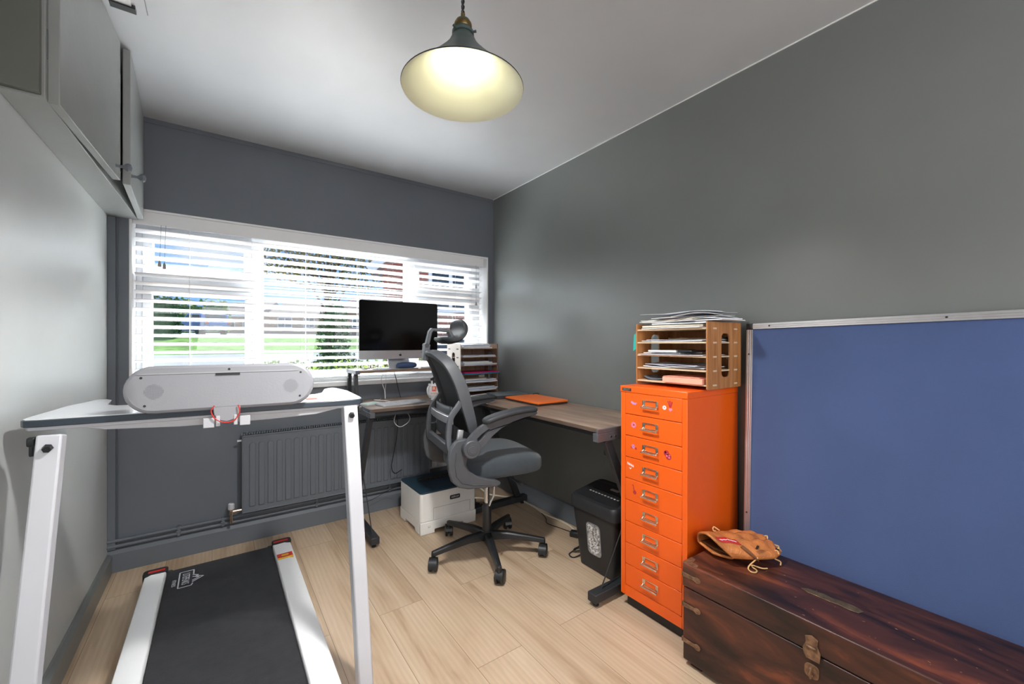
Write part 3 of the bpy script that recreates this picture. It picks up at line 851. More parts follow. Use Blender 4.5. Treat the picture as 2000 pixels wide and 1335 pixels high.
for k in range(40):
    a = 2 * math.pi * k / 40
    r = s_ * (1.0 + 0.06 * math.cos(2 * a) - 0.13 * max(0, math.sin(a)) ** 8 - 0.10 * max(0, -math.sin(a)) ** 10)
    x, z = r * math.cos(a), r * 1.02 * math.sin(a)
    d = math.hypot(x - s_ * 1.22, z - 0.1 * s_)
    if d < 0.55 * s_:
        x = s_ * 1.22 + (x - s_ * 1.22) / d * 0.55 * s_ if d > 1e-6 else x
    app.append((ax + x, az + z))
m.prism(app, 'y', -0.0085, -0.0079)
leaf = [(ax + 0.0005 + 0.0042 * t_ * 0.7 + sg * 0.0017 * math.sin(math.pi * t_), az + s_ * 1.08 + 0.0055 * t_) for sg, ts in ((1, [0, .25, .5, .75, 1]), (-1, [.75, .5, .25])) for t_ in ts]
m.prism(leaf, 'y', -0.0085, -0.0079)
m.build('fruit_logo', M['black'], mo)
m = MB(); m.prism([(0.0, 0.004), (0.012, 0.004), (0.055, 0.08), (0.05, 0.19), (0.036, 0.19), (0.038, 0.085)], 'x', -0.075, 0.075)
m.build('stand', silver, mo, bevel=0.002)
B(-0.10, -0.085, 0, 0.10, 0.09, 0.005).build('stand_foot', silver, mo, bevel=0.002)

def P3(x, y, z, **k): return (x, y, z)
pouch = MB(); pouch.lathe([(0.0, 0.0), (0.055, 0.001), (0.07, 0.009), (0.072, 0.022), (0.062, 0.034), (0.03, 0.039), (0.0, 0.04)], n=28, sy=0.62)
tag(pouch.build('pouch', pbr('navy_cloth', (58, 78, 112), 0.85, var=0.1), loc=(1.045, 2.685 + 0.03, SZ + 0.0055), angle=80), 'dark blue oval pouch lying in front of the computer stand', 'pouch')
gl_ = thing('eyeglasses', 'thin black-framed glasses lying folded at the left end of the desk shelf', 'glasses', (0.80, 2.725, SZ), R(8))
m = MB()
for sx in (-1, 1):
    m.tube([(sx * 0.033 + 0.026 * math.cos(a), 0, 0.022 + 0.019 * math.sin(a)) for a in [2 * math.pi * k / 20 for k in range(20)]], 0.0016, 6, closed=True)
m.tube([(-0.008, 0, 0.027), (0, 0, 0.030), (0.008, 0, 0.027)], 0.0014, 6); m.build('frame', M['black'], gl_)
m = MB()
for sx in (-1, 1):
    m.tube([(sx * 0.060, 0.0, 0.028), (sx * 0.055, 0.02, 0.016), (-sx * 0.02, 0.035, 0.006)], 0.0014, 6)
m.build('temple', M['black'], gl_)
for i, (x, y, a, w, h, mt, lb) in enumerate(((0.90, 2.72, 8, 0.13, 0.07, 'paper', 'folded white note on the desk shelf beside the glasses'), (0.885, 2.70, -12, 0.09, 0.02, 'paperb', 'narrow pale blue envelope at the front of the desk shelf'))):
    tag(B(-w / 2, -h / 2, 0, w / 2, h / 2, 0.003 + 0.002 * i).build('paper_note', M[mt], loc=(x, y, SZ + 0.0005 + 0.0035 * i), rotz=R(a)), lb, 'paper')
pens = [(1.22, 2.70, 6, 'black', 'black marker lying on the desk shelf right of the computer stand'), (1.20, 2.685, -4, 'plasticw', 'white pen lying on the desk shelf right of the computer stand')]
for x, y, a, mt, lb in pens:
    p_ = thing('pen', lb, 'pen', (x, y, SZ + 0.006), R(a)); m = MB(); m.tube([(-0.06, 0, 0), (0.05, 0, 0)], 0.0055, 10); m.build('barrel', M[mt], p_)
    m = MB(); m.tube([(0.02, 0, 0), (0.062, 0, 0)], 0.0062, 10); m.build('cap', M['steel'], p_)

# ================================================================ ON THE LEFT WING OF THE DESK
kb = thing('keyboard', 'slim white keyboard lying near the front edge of the desk', 'keyboard', (0.962, 2.585, DZ), R(7))
mb = MB(); mb.prism([(-0.06, 0), (0.06, 0), (0.06, 0.011), (-0.06, 0.005)], 'x', -0.152, 0.152); mb.build('case', silver, kb, bevel=0.0015)
mb = MB()
rows = 6
for r_ in range(rows):
    y = -0.052 + r_ * 0.0195; n_ = 14
    for k in range(n_):
        x = -0.146 + k * 0.0209
        if r_ == 0 and 4 <= k <= 8:
            if k == 4: mb.box(x, y, 0.0055, x + 4 * 0.0209 + 0.018, y + 0.0165, 0.0085)
            continue
        zz = 0.0052 + 0.006 * (y + 0.06) / 0.12
        mb.box(x, y, zz, x + 0.018, y + 0.0165, zz + 0.003)
tag(mb.build('keys', M['plasticw'], kb), kind='stuff')
m = MB(); m.tube(curve_pts([(0.93 + .0, 2.66, DZ + 0.004), (0.90, 2.70, DZ + 0.012), (0.84, 2.69, DZ + 0.022), (0.84, 2.76, DZ + 0.016), (0.90, 2.84, DZ + 0.004), (0.93, 2.90, DZ + 0.003)]), 0.0022, 6)
tag(m.build('cable', M['white'],), 'short white cable looping up behind the keyboard', 'cable')
tp = MB(); tp.prism(rrect(0, 0, 0.16, 0.11, 0.012), 'z', 0, 0.006)
tag(tp.build('mouse_pad', pbr('grey_pad', (146, 142, 140), 0.6, var=0.03), loc=(1.215, 2.60, DZ), rotz=R(7)), 'small grey mouse pad on the desk under the white mouse', 'mouse pad')
m = MB()
def mouse_pt(u, v):
    a = 2 * math.pi * u
    r = math.sin(v * math.pi / 2)
    return (0.031 * r * math.cos(a), 0.056 * r * math.sin(a), 0.005 + 0.018 * math.cos(v * math.pi / 2) ** 0.8)
m.grid(mouse_pt, 28, 8); m.lathe([(0.0, 0.0), (0.9, 0.0), (1.0, 0.2), (1.0, 1.0)], n=28, T=Matrix.Diagonal((0.031, 0.056, 0.005, 1)))
tag(m.build('computer_mouse', M['white'], loc=(1.225, 2.615, DZ + 0.006), rotz=R(-60), angle=60), 'white wireless mouse on a grey pad right of the keyboard', 'mouse')
tag(B(-0.06, -0.045, 0, 0.06, 0.045, 0.006).build('notepad', pbr('pale_green_pad', (196, 214, 212), 0.5, var=0.03), loc=(0.80, 2.70, DZ), rotz=R(20)), 'pale green pad on the desk behind the keyboard, left end', 'notepad')
mg = thing('mug', 'white mug with an orange square letter logo holding pens', 'mug', (1.265, 2.745, DZ))
m = MB(); m.lathe([(0.030, 0.0), (0.041, 0.003), (0.0435, 0.012), (0.0435, 0.099), (0.0425, 0.101), (0.0405, 0.099), (0.0400, 0.012), (0.0, 0.009)], n=36); m.build('body', M['white'], mg, angle=50)
m = MB(); va = R(205)
hp = [(0.042 + d, z) for d, z in ((0.0, 0.085), (0.018, 0.088), (0.031, 0.074), (0.033, 0.052), (0.026, 0.030), (0.010, 0.018), (0.0, 0.018))]
hp = curve_pts([(r * math.cos(va), r * math.sin(va), z) for r, z in hp], 5); m.sweep(hp, [(0.006 * math.cos(R(a)), 0.0045 * math.sin(R(a))) for a in range(0, 360, 45)], up=(math.cos(va), math.sin(va), 0.01)); m.build('handle', M['white'], mg)
cam_a = math.atan2(-2.745, -1.265)
def on_cyl(me_, rr, a0):
    for v_ in me_.vertices:
        a = a0 + v_.co.x / rr; d = rr + v_.co.y * 0 + v_.co.z
        v_.co = (d * math.cos(a), d * math.sin(a), v_.co.y)
    me_.update()
orl = pbr('logo_orange', (226, 92, 36), 0.4, var=0)
m = MB(); m.grid(lambda u, v: (-0.016 + 0.032 * u, 0.050 + 0.036 * v, 0.0005), 12, 2)
sq = m.build('logo_square', orl, mg); on_cyl(sq.data, 0.0435, cam_a - 0.05)
for t_, sz_, zz, mt, sx_, nm in (('R', 0.034, 0.068, M['white'], 1.15, 'logo_letter'), ('ROGAN', 0.013, 0.036, orl, 1.0, 'logo_word')):
    o_ = text(t_, nm, mt, mg, Matrix.Translation((0, zz, 0.0009)), size=sz_, sx=sx_, depth=0.0003); on_cyl(o_.data, 0.0437, cam_a - 0.05)
pcol = {'blue': pbr('pen_blue', (40, 70, 180), 0.4, var=0), 'redp': pbr('pen_red', (214, 40, 36), 0.4, var=0), 'blk': M['black'], 'wht': M['white']}
for i, (dx, dy, tx, ty, hh, c, lb) in enumerate(((0.018, 0.0, 0.03, 0.0, 0.125, 'redp', 'red-capped pen standing in the mug'), (0.008, -0.012, 0.02, -0.012, 0.118, 'blue', 'blue-capped pen standing in the mug'),
        (-0.012, 0.004, -0.02, 0.01, 0.128, 'blk', 'thick black marker standing in the mug'), (-0.002, 0.018, 0.0, 0.024, 0.132, 'blk', 'tall black pen at the back of the mug'), (-0.02, -0.012, -0.026, -0.012, 0.112, 'wht', 'white pen standing in the mug'))):
    p_ = thing('pen', lb, 'pen', (1.265, 2.745, DZ + 0.0105)); r_ = 0.0058
    a, b_ = Vector((dx * 0.6, dy * 0.6, 0.003)), Vector((tx, ty, hh))
    m = MB(); m.tube([a, b_], r_, 10); m.build('barrel', M['white'] if c != 'blk' else M['black'], p_)
    m = MB(); m.tube([a.lerp(b_, 0.72), b_ + (b_ - a) * 0.01], r_ + 0.001, 10); m.build('cap', pcol[c], p_)
m = MB(); m.lathe([(0.026, 0.0), (0.030, 0.002), (0.032, 0.118), (0.031, 0.120), (0.029, 0.118), (0.027, 0.006), (0.0, 0.005)], n=28)
tag(m.build('pencil_pot', pbr('lavender_plastic', (170, 174, 216), 0.45, var=0.02), loc=(1.345, 2.735, DZ)), 'tall lavender pot beside the mug on the desk', 'pot')

# ================================================================ PAPER TRAYS
bamboo = wood('bamboo_veneer', (150, 96, 52), (196, 142, 90), rough=0.5, along=2, scale=16, stretch=10, mid=(176, 120, 70), bump=0.03, lo=0.3, hi=0.72)
greyveneer = wood('walnut_veneer', (112, 84, 66), (152, 120, 98), rough=0.5, along=2, scale=16, stretch=10, bump=0.03)
ply = pbr('pale_plywood', (212, 190, 160), 0.6, var=0.06, nscale=20)
def organizer(label, loc, rz, w, d, h, nsh, side_m, outer_m=None, joint_m=None):
    """open-fronted tray stack; local x = width (left to right seen from the front), y = depth (back +), z up"""
    o = thing('paper_organizer', label, 'paper tray', loc, rz)
    t = 0.006
    for x0 in (0, w - t):
        mb = MB()
        n_ = 5
        inner = rrect(d * 0.52, h * 0.5, d * 0.24, h * 0.66, 0.02, n_)
        outer = rrect(d * 0.5, h * 0.5, d, h, 0.006, n_)
        mb.ringprism(outer, inner, 'x', x0, x0 + t)
        sp = mb.build('side_panel', outer_m if (outer_m and x0 == 0) else side_m, o, bevel=0.0006)
        for k in range(nsh):
            for yy in (d * 0.2, d * 0.82):
                z = h * 0.06 + k * (h * 0.84) / (nsh - 1)
                m = MB(); xo = x0 - 0.001 if x0 == 0 else x0 + t
                m.prism(rrect(yy, z, 0.028, 0.007, 0.003, 2), 'x', xo - 0.0005, xo + 0.0015); m.build('tab', joint_m or ply, sp)
    B(t, d - 0.012, 0.004, w - t, d - 0.006, h - 0.012).build('back_panel', side_m, o)
    zs = []
    for k in range(nsh):
        z = h * 0.06 + k * (h * 0.84) / (nsh - 1); zs.append(z + 0.003)
        B(0.001, 0.004, z - 0.003, w - 0.001, d - 0.012, z + 0.003, ).build('shelf', ply if side_m is bamboo else side_m, o)
    return o, zs
def sheet(name, label, cat, group, mt, root_T, cx, cy, z, w, d, ang, th, curl=0.0, seed=0, loc=None):
    """a sheet or thin bundle with slightly bent corners, world placed"""
    m = MB(); rnd = random.Random(seed)
    a = R(ang); ph = rnd.uniform(0, 6.28); dirx = rnd.choice((1, -1))
    def pt(u, v, dz):
        x, y = (u - 0.5) * w, (v - 0.5) * d
        X = x * math.cos(a) - y * math.sin(a); Y = x * math.sin(a) + y * math.cos(a)
        cz = curl * (abs(u - 0.5) * 2) ** 2 * (0.6 + 0.4 * math.sin(ph + dirx * v * 3)) + 0.15 * curl * math.sin(ph + u * 7 + v * 4)
        return (X, Y, dz + cz + 0.15 * abs(curl))
    n1, n2 = 8, 5
    top = [pt(i / n1, j / n2, th) for j in range(n2 + 1) for i in range(n1 + 1)]
    bot = [pt(i / n1, j / n2, 0) for j in range(n2 + 1) for i in range(n1 + 1)]
    N = len(top); q = []
    for j in range(n2):
        for i in range(n1):
            k = j * (n1 + 1) + i
            q.append((k, k + 1, k + n1 + 2, k + n1 + 1)); q.append((N + k, N + k + n1 + 1, N + k + n1 + 2, N + k + 1))
    edge = [i for i in range(n1 + 1)] + [j * (n1 + 1) + n1 for j in range(1, n2 + 1)] + [n2 * (n1 + 1) + i for i in range(n1 - 1, -1, -1)] + [j * (n1 + 1) for j in range(n2 - 1, 0, -1)]
    for k in range(len(edge)):
        a_, b_ = edge[k], edge[(k + 1) % len(edge)]
        q.append((a_, N + a_, N + b_, b_))
    m.add(top + bot, q)
    p = root_T @ Vector((cx, cy, z))
    o = m.build(name, mt, loc=p, rotz=root_T.to_euler().z)
    return tag(o, label, cat, group)
def Tz(loc, rz): return Matrix.Translation(loc) @ Matrix.Rotation(rz, 4, 'Z')

# organiser on the orange cabinet: opens towards the camera side (-X)
OZ = 0.998
oloc, orz = (1.585, 1.235, OZ), R(-90)
org, zs = organizer('light bamboo paper organizer standing on top of the orange drawer cabinet', oloc, orz, 0.345, 0.27, 0.275, 5, bamboo, joint_m=ply)
OT = Tz(oloc, orz)
def fill(OTm, zs, w, d, spec, place):
    for row, items in enumerate(spec):
        z = zs[row] + 0.0008
        for k, (mt, cx, cy, ww, dd, ang, th, curl) in enumerate(items):
            sheet('paper_sheet', 'loose papers on the %s shelf of the %s' % (('bottom', 'second lowest', 'middle', 'second highest', 'top')[row], place), 'paper', 'papers on the %s shelf of the %s' % (('bottom', 'second lowest', 'middle', 'second highest', 'top')[row], place), M[mt], OTm, cx, cy, z, ww, dd, ang, th, curl, seed=row * 17 + k)
            z += th + 0.0025 + abs(curl) * 0.25
fill(OT, zs, 0.345, 0.27, [
    [],
    [('paper', 0.17, 0.12, 0.29, 0.20, 2, 0.003, 0.006), ('paper', 0.20, 0.10, 0.22, 0.18, -8, 0.002, 0.004), ('paperb', 0.15, 0.12, 0.24, 0.19, 6, 0.002, 0.006)],
    [('paper', 0.17, 0.10, 0.30, 0.22, 3, 0.002, 0.002), ('paper', 0.11, 0.12, 0.19, 0.17, 0, 0.004, 0.001)],
    [('paper', 0.17, 0.12, 0.30, 0.21, -2, 0.003, 0.002), ('paper', 0.18, 0.13, 0.29, 0.20, 3, 0.002, 0.003), ('paperc', 0.20, 0.17, 0.20, 0.14, 10, 0.002, 0.008)],
    [('paper', 0.18, 0.10, 0.29, 0.21, -3, 0.004, 0.002), ('paperc', 0.16, 0.12, 0.28, 0.20, 5, 0.008, 0.002), ('paper', 0.20, 0.12, 0.25, 0.21, 2, 0.006, 0.002), ('paper', 0.15, 0.11, 0.28, 0.20, -6, 0.003, 0.004)]], 'bamboo organizer on the orange cabinet')
z = OZ + 0.2785
for k, (mt, cx, cy, ww, dd, ang, th, curl) in enumerate([('paper', 0.20, 0.13, 0.36, 0.22, 4, 0.004, 0.004), ('paperc', 0.15, 0.12, 0.28, 0.20, -6, 0.004, 0.004), ('paper', 0.20, 0.14, 0.33, 0.20, -3, 0.004, -0.003), ('paper', 0.22, 0.12, 0.30, 0.21, 8, 0.002, -0.005), ('paperb', 0.16, 0.15, 0.22, 0.16, -12, 0.002, 0.003), ('paper', 0.27, 0.10, 0.20, 0.21, 14, 0.001, -0.012), ('paper', 0.14, 0.11, 0.26, 0.19, -4, 0.001, 0.008), ('paper', 0.24, 0.13, 0.24, 0.19, 9, 0.001, -0.008)]):
    zz = z + k * 0.006
    sheet('paper_sheet', 'loose papers heaped on top of the bamboo organizer on the orange cabinet', 'paper', 'papers heaped on top of the bamboo organizer', M[mt], OT, cx, cy, zz - OZ, ww, dd, ang, th, curl, seed=50 + k)
# spiral notebook, salmon stack, photo card, teal tag
nb = thing('spiral_notebook', 'white spiral-bound notebook on the middle shelf of the bamboo organizer', 'notebook', OT @ Vector((0.17, 0.06, zs[2] + 0.0135)), orz)
B(-0.11, -0.05, 0, 0.03, 0.10, 0.008).build('pages', M['paper'], nb)
m = MB(); m.tube([(0.031 + 0.004 * math.cos(t_ * 2 * math.pi * 24), -0.05 + 0.15 * t_, 0.004 + 0.0065 * math.sin(t_ * 2 * math.pi * 24)) for t_ in [i / 240 for i in range(241)]], 0.0009, 5)
m.build('spiral_binding', M['black'], nb)
B(0.034, -0.045, 0.002, 0.10, 0.10, 0.009).build('dark_cover', M['black'], nb)
sp_ = thing('paper_ream', 'stack of salmon pink paper on the bottom shelf of the bamboo organizer', 'paper', OT @ Vector((0.235, 0.10, zs[0] + 0.001)), orz + R(3))
mb = MB(); mb.box(-0.09, -0.11, 0, 0.085, 0.10, 0.022); mb.build('sheets', M['pink'], sp_)
mb = MB(); mb.box(-0.092, -0.10, 0.0235, 0.07, 0.09, 0.025); mb.build('top_sheet', M['pink'], sp_)
cd = sheet('photo_card', 'bluish photo card propped at the left of the bottom shelf', 'photo', None, pbr('photo_print', (120, 132, 146), 0.3, var=0.5, nscale=12), OT, 0.085, 0.09, zs[0] + 0.001, 0.13, 0.12, 4, 0.002, 0.016, 9)
tl = pbr('teal_plastic', (60, 190, 176), 0.4, var=0.03)
m = MB(); m.prism([(-0.0015, 0.165), (-0.024, 0.150), (-0.020, 0.225), (-0.0015, 0.240)], 'y', 0.010, 0.013)
tt = m.build('teal_folder', tl, loc=OT.translation, rotz=orz)
tag(tt, 'bright teal card hanging outside the left side of the bamboo organizer', 'card')

# organiser in the desk corner
wloc, wrz = (1.462, 2.722, DZ), R(5)
org2, zs2 = organizer('brown and white paper organizer in the desk corner by the window', wloc, wrz, 0.355, 0.185, 0.385, 6, greyveneer, outer_m=pbr('white_ply_side', (214, 205, 196), 0.5, var=0.03), joint_m=M['steel'])
WT = Tz(wloc, wrz)
def fill2(spec):
    names = ('lowest', 'second lowest', 'third', 'fourth', 'fifth', 'topmost')
    for row, items in enumerate(spec):
        z = zs2[row] + 0.0008
        for k, (mt, cx, cy, ww, dd, ang, th, curl) in enumerate(items):
            sheet('paper_sheet', 'papers on the %s tray of the organizer in the desk corner' % names[row], 'paper', 'papers on the %s tray of the corner organizer' % names[row], M[mt] if isinstance(mt, str) else mt, WT, cx, cy, z, ww, dd, ang, th, curl, seed=90 + row * 13 + k)
            z += th + 0.002 + abs(curl) * 0.25
fill2([
    [('paper', 0.18, 0.07, 0.30, 0.17, 0, 0.005, 0.003), ('paperb', 0.18, 0.065, 0.31, 0.17, 2, 0.004, 0.003), ('paperb', 0.19, 0.07, 0.30, 0.18, -2, 0.004, 0.004), ('paper', 0.18, 0.08, 0.29, 0.16, 3, 0.004, 0.003)],
    [('paper', 0.18, 0.07, 0.31, 0.18, -1, 0.006, 0.003), ('paperb', 0.17, 0.06, 0.30, 0.18, 2, 0.004, 0.003), ('paper', 0.19, 0.075, 0.29, 0.16, -4, 0.004, 0.004), ('paperc', 0.15, 0.08, 0.2, 0.14, 4, 0.003, 0.004)],
    [],
    [('paperb', 0.18, 0.075, 0.31, 0.17, 1, 0.005, 0.002), ('paper', 0.18, 0.07, 0.30, 0.18, -2, 0.005, 0.002), ('paper', 0.16, 0.075, 0.27, 0.17, 2, 0.006, 0.002), ('paper', 0.15, 0.08, 0.24, 0.15, 0, 0.005, 0.002)],
    [('paper', 0.18, 0.08, 0.31, 0.16, 0, 0.006, 0.002), ('paperb', 0.18, 0.08, 0.30, 0.16, 1, 0.005, 0.002)],
    [('paper', 0.16, 0.08, 0.27, 0.17, 1, 0.008, 0.002), ('paper', 0.15, 0.08, 0.25, 0.16, -2, 0.008, 0.001), ('paperb', 0.155, 0.08, 0.25, 0.16, 2, 0.008, 0.001), ('paper', 0.15, 0.085, 0.24, 0.16, 0, 0.006, 0.001)]])
for mt, zo, lb in ((pbr('teal_folder_card', (20, 120, 150), 0.4, var=0.02), 0.001, 'teal plastic folder under the magenta one in the corner organizer'), (pbr('magenta_folder_card', (176, 22, 92), 0.4, var=0.02), 0.010, 'magenta plastic folder in the corner organizer')):
    sheet('document_folder', lb, 'folder', None, mt, WT, 0.19, 0.065, zs2[2] + zo, 0.325, 0.19, -1, 0.007, 0.001, 3)
sheet('paper_sheet', 'white papers lying flat on the desk in front of the corner organizer', 'paper', None, M['paper'], Tz((0, 0, 0), 0), 1.58, 2.60, DZ + 0.0008, 0.21, 0.15, 14, 0.004, 0.001, 5)

# ================================================================ LAPTOPS ON THE RIGHT WING
lt = thing('laptop', 'closed bright orange laptop on the right wing of the desk', 'laptop', (1.735, 2.165, DZ), R(-2))
lorg = pbr('laptop_orange', (248, 120, 40), 0.32, var=0.01)
mb = MB(); mb.prism(rrect(0, 0, 0.25, 0.37, 0.012), 'z', 0.016, 0.024); mb.build('lid', lorg, lt, bevel=0.0015)
mb = MB(); mb.prism(rrect(0, 0, 0.248, 0.368, 0.012), 'z', 0.004, 0.0135); mb.build('base', pbr('laptop_base_dark', (60, 46, 40), 0.4, var=0), lt, bevel=0.001)
mb = MB(); mb.prism(rrect(0, 0, 0.25, 0.37, 0.012), 'z', 0.0135, 0.0162); mb.build('rim', lorg, lt)
for x, y in ((-.1, -.15), (.1, -.15), (-.1, .15), (.1, .15)):
    m = MB(); m.lathe([(0.008, 0), (0.008, 0.0045)], (x, y, 0), 10); m.build('rubber_foot', M['black'], lt)
l2 = thing('laptop', 'closed black laptop with two red vents behind the orange laptop', 'laptop', (1.715, 2.475, DZ), R(-10))
mb = MB(); mb.prism(rrect(0, 0, 0.25, 0.19, 0.012), 'z', 0.0, 0.022); mb.build('base', M['black'], l2, bevel=0.002)
mb = MB(); mb.prism(rrect(0, 0, 0.252, 0.192, 0.012), 'z', 0.0225, 0.028); mb.build('lid', pbr('grey_lid', (120, 130, 138), 0.3, metal=0.4, var=0), l2, bevel=0.001)
for x in (-0.035, 0.06):
    B(x - 0.025, -0.0965, 0.006, x + 0.025, -0.0945, 0.017).build('red_vent', pbr('vent_red_%d' % int(x * 1000 + 100), (222, 66, 38), 0.4, var=0), l2)
m = MB(); m.tube(curve_pts([(1.885, 2.30, DZ + 0.003), (1.87, 2.31, DZ + 0.03), (1.84, 2.33, DZ + 0.025), (1.85, 2.37, DZ + 0.003), (1.80, 2.36, DZ + 0.003), (1.6, 2.40, DZ + 0.003)]), 0.0025, 6)
tag(m.build('cable', M['black']), 'thin black cable looping up between the two laptops', 'cable')

# ================================================================ ORANGE DRAWER CABINET
CX0, CX1, CY0, CY1, CZ0, CZ1 = 1.487, 1.885, 0.918, 1.244, 0.058, 0.995
cb = thing('drawer_cabinet', 'tall bright orange metal cabinet with nine drawers against the right wall', 'cabinet', ((CX0 + CX1) / 2, (CY0 + CY1) / 2, 0))
ox, oy = -(CX0 + CX1) / 2, -(CY0 + CY1) / 2
def cbox(m, x0, y0, z0, x1, y1, z1, mat=0): return m.box(x0 + ox, y0 + oy, z0, x1 + ox, y1 + oy, z1, mat)
mb = MB()
cbox(mb, CX0 + 0.003, CY0, CZ0, CX1, CY0 + 0.0225, CZ1 - 0.028); cbox(mb, CX0 + 0.003, CY1 - 0.0245, CZ0, CX1, CY1, CZ1 - 0.028)
cbox(mb, CX0 + 0.003, CY0 + 0.0225, CZ0, CX1, CY1 - 0.0245, 0.1045); cbox(mb, CX0 + 0.02, CY0 + 0.0225, 0.1045, CX1, CY1 - 0.0245, CZ1 - 0.028)
mb.build('body', M['orange'], cb, bevel=0.0018)
mb = MB(); cbox(mb, CX0, CY0 - 0.002, CZ1 - 0.029, CX1, CY1 + 0.002, CZ1); top_ = mb.build('top_panel', M['orange'], cb, bevel=0.003)
mb = MB(); cbox(mb, CX0 + 0.035, CY0 + 0.01, 0, CX1 - 0.01, CY1 - 0.012, CZ0); mb.build('plinth', M['black'], cb)
badge = MB(); cbox(badge, CX0 - 0.0012, CY1 - 0.060, CZ1 - 0.022, CX0, CY1 - 0.012, CZ1 - 0.009)
# badge facing -X: text x runs towards -Y
bdg = badge.build('badge', M['steel'], top_)
def face_T(x, y, z): return frame_T((x + ox, y + oy, z), (0, -1, 0), (0, 0, 1))
text('BISLEY', 'badge_lettering', M['alu'], bdg, face_T(CX0 - 0.0013, CY1 - 0.036, CZ1 - 0.0155), size=0.014, sx=0.95, depth=0.0003)
pitch = 0.0956
fy0, fy1 = 0.941, 1.217
sil = M['plasticw']
stA = pbr('sticker_pink', (224, 130, 160), 0.4, var=0.1, nscale=300)
stB = pbr('sticker_lilac', (190, 140, 200), 0.4, var=0.1, nscale=300)
stC = pbr('sticker_crimson', (178, 44, 60), 0.4, var=0.1, nscale=300)
drawers = []
for k in range(9):
    z1 = 0.9655 - k * pitch; z0 = z1 - pitch + 0.0022
    dr = thing('drawer', None, None, (0, 0, 0)); dr.parent = cb
    bpy.data.objects.remove(dr)
    m = MB(); cbox(m, CX0 + 0.0015, fy0, z0, CX0 + 0.021, fy1, z1 - 0.0004)
    d_ = m.build('drawer', M['orange'], cb, bevel=0.0016)
    zc = (z0 + z1) / 2 + 0.007; yc = 1.084
    m = MB()
    # card-holder handle: plate frame, lower grip bar
    fr_o = rrect(yc + oy, zc + 0.001, 0.070, 0.030, 0.002, 2); fr_i = rrect(yc + oy, zc + 0.002, 0.052, 0.020, 0.004, 2)
    m.ringprism(fr_o, fr_i, 'x', CX0 + ox - 0.0025, CX0 + ox + 0.0015)
    m.tube([(CX0 + ox - 0.014, yc + oy + s_ * 0.036, zc - 0.014) if q else (CX0 + ox, yc + oy + s_ * 0.034, zc - 0.005) for s_, q in ((-1, 0), (-1, 1), (1, 1), (1, 0))], 0.0034, 8)
    m.tube([(CX0 + ox - 0.014, yc + oy - 0.040, zc - 0.014), (CX0 + ox - 0.014, yc + oy + 0.040, zc - 0.014)], 0.0038, 8)
    for s_ in (-1, 1):
        m.box(CX0 + ox - 0.004, yc + oy + s_ * 0.036 - 0.003, zc - 0.012, CX0 + ox, yc + oy + s_ * 0.036 + 0.003, zc + 0.015)
    m.build('handle', M['nickel'], d_, bevel=0.0006)
    drawers.append((d_, zc))
def sticker(k, y, dz, pts_list, mat, nm='sticker'):
    d_, zc = drawers[k]; m = MB()
    for i, pts in enumerate(pts_list):
        x = CX0 + ox + 0.0013 - 0.0001 * i
        m.prism([(y + oy - px_, zc + dz + pz_) for px_, pz_ in pts], 'x', x - 0.0004, x)
    m.build(nm, mat, d_)
def disc(cx, cz, r, n=10): return [(cx + r * math.cos(2 * math.pi * i / n), cz + r * math.sin(2 * math.pi * i / n)) for i in range(n)]
def flower(r, n=6): return [disc(r * 0.62 * math.cos(2 * math.pi * i / n), r * 0.62 * math.sin(2 * math.pi * i / n), r * 0.36) for i in range(n)]
sticker(0, 1.172, -0.004, [disc(-0.010, 0.004, 0.005), disc(-0.002, -0.001, 0.006), disc(0.008, -0.002, 0.005), disc(0.014, 0.001, 0.003)], stB)
sticker(0, 1.018, -0.004, flower(0.0095, 7), M['white']); sticker(0, 1.018, -0.004, [disc(0, 0, 0.004)] * 4, stA)
sticker(0, 0.993, 0.0, [[(-0.002, -0.002), (-0.012, 0.024), (-0.007, 0.025), (0.0, 0.003)], [(0.0, 0.0), (-0.002, 0.026), (0.003, 0.026), (0.003, 0.0)], [(0.002, -0.002), (0.008, 0.024), (0.013, 0.022), (0.005, -0.002)]], stC)
sticker(0, 0.991, -0.008, [disc(-0.003, 0.0, 0.005), disc(0.004, 0.0, 0.005), [(-0.007, -0.002), (0, -0.010), (0.008, -0.002)]], stA)
sticker(1, 1.172, -0.004, flower(0.014, 8), stA); sticker(1, 1.172, -0.004, flower(0.007, 6), stC)
sticker(2, 1.174, -0.003, flower(0.010, 5), stB); sticker(2, 1.160, -0.010, [disc(0, 0, 0.005), disc(-0.022, 0.002, 0.005)], stC)
sticker(2, 1.005, -0.004, [disc(-0.004, 0.006, 0.013), disc(0.006, -0.006, 0.013)], stC); sticker(2, 1.005, -0.004, [disc(-0.008, 0.010, 0.004), disc(0.001, 0.004, 0.004), disc(-0.002, -0.004, 0.004), disc(0.009, -0.009, 0.004), disc(0.01, 0.0, 0.003)] , stA)
sticker(3, 1.188, 0.008, [[(-0.018 + 0.006 * i, 0.004 - 0.0015 * i), (-0.016 + 0.006 * i, 0.012 - 0.0015 * i), (-0.013 + 0.006 * i, 0.002 - 0.0015 * i), (-0.015 + 0.006 * i, -0.003 - 0.001 * i)] for i in range(6)] + [[(-0.008, -0.012), (0.0, -0.020), (0.006, -0.010), (0.0, -0.014)]], M['white'])
sticker(4, 1.172, 0.004, [[(-0.010, 0.012), (-0.004, 0.017), (0.001, 0.012), (0.002, 0.0), (0.008, -0.010), (0.004, -0.012), (-0.002, -0.002), (-0.002, 0.010), (-0.006, 0.012)], disc(0.006, -0.016, 0.009)], stC)
sticker(4, 1.172, 0.004, [disc(0.006, -0.016, 0.0055)], stA)

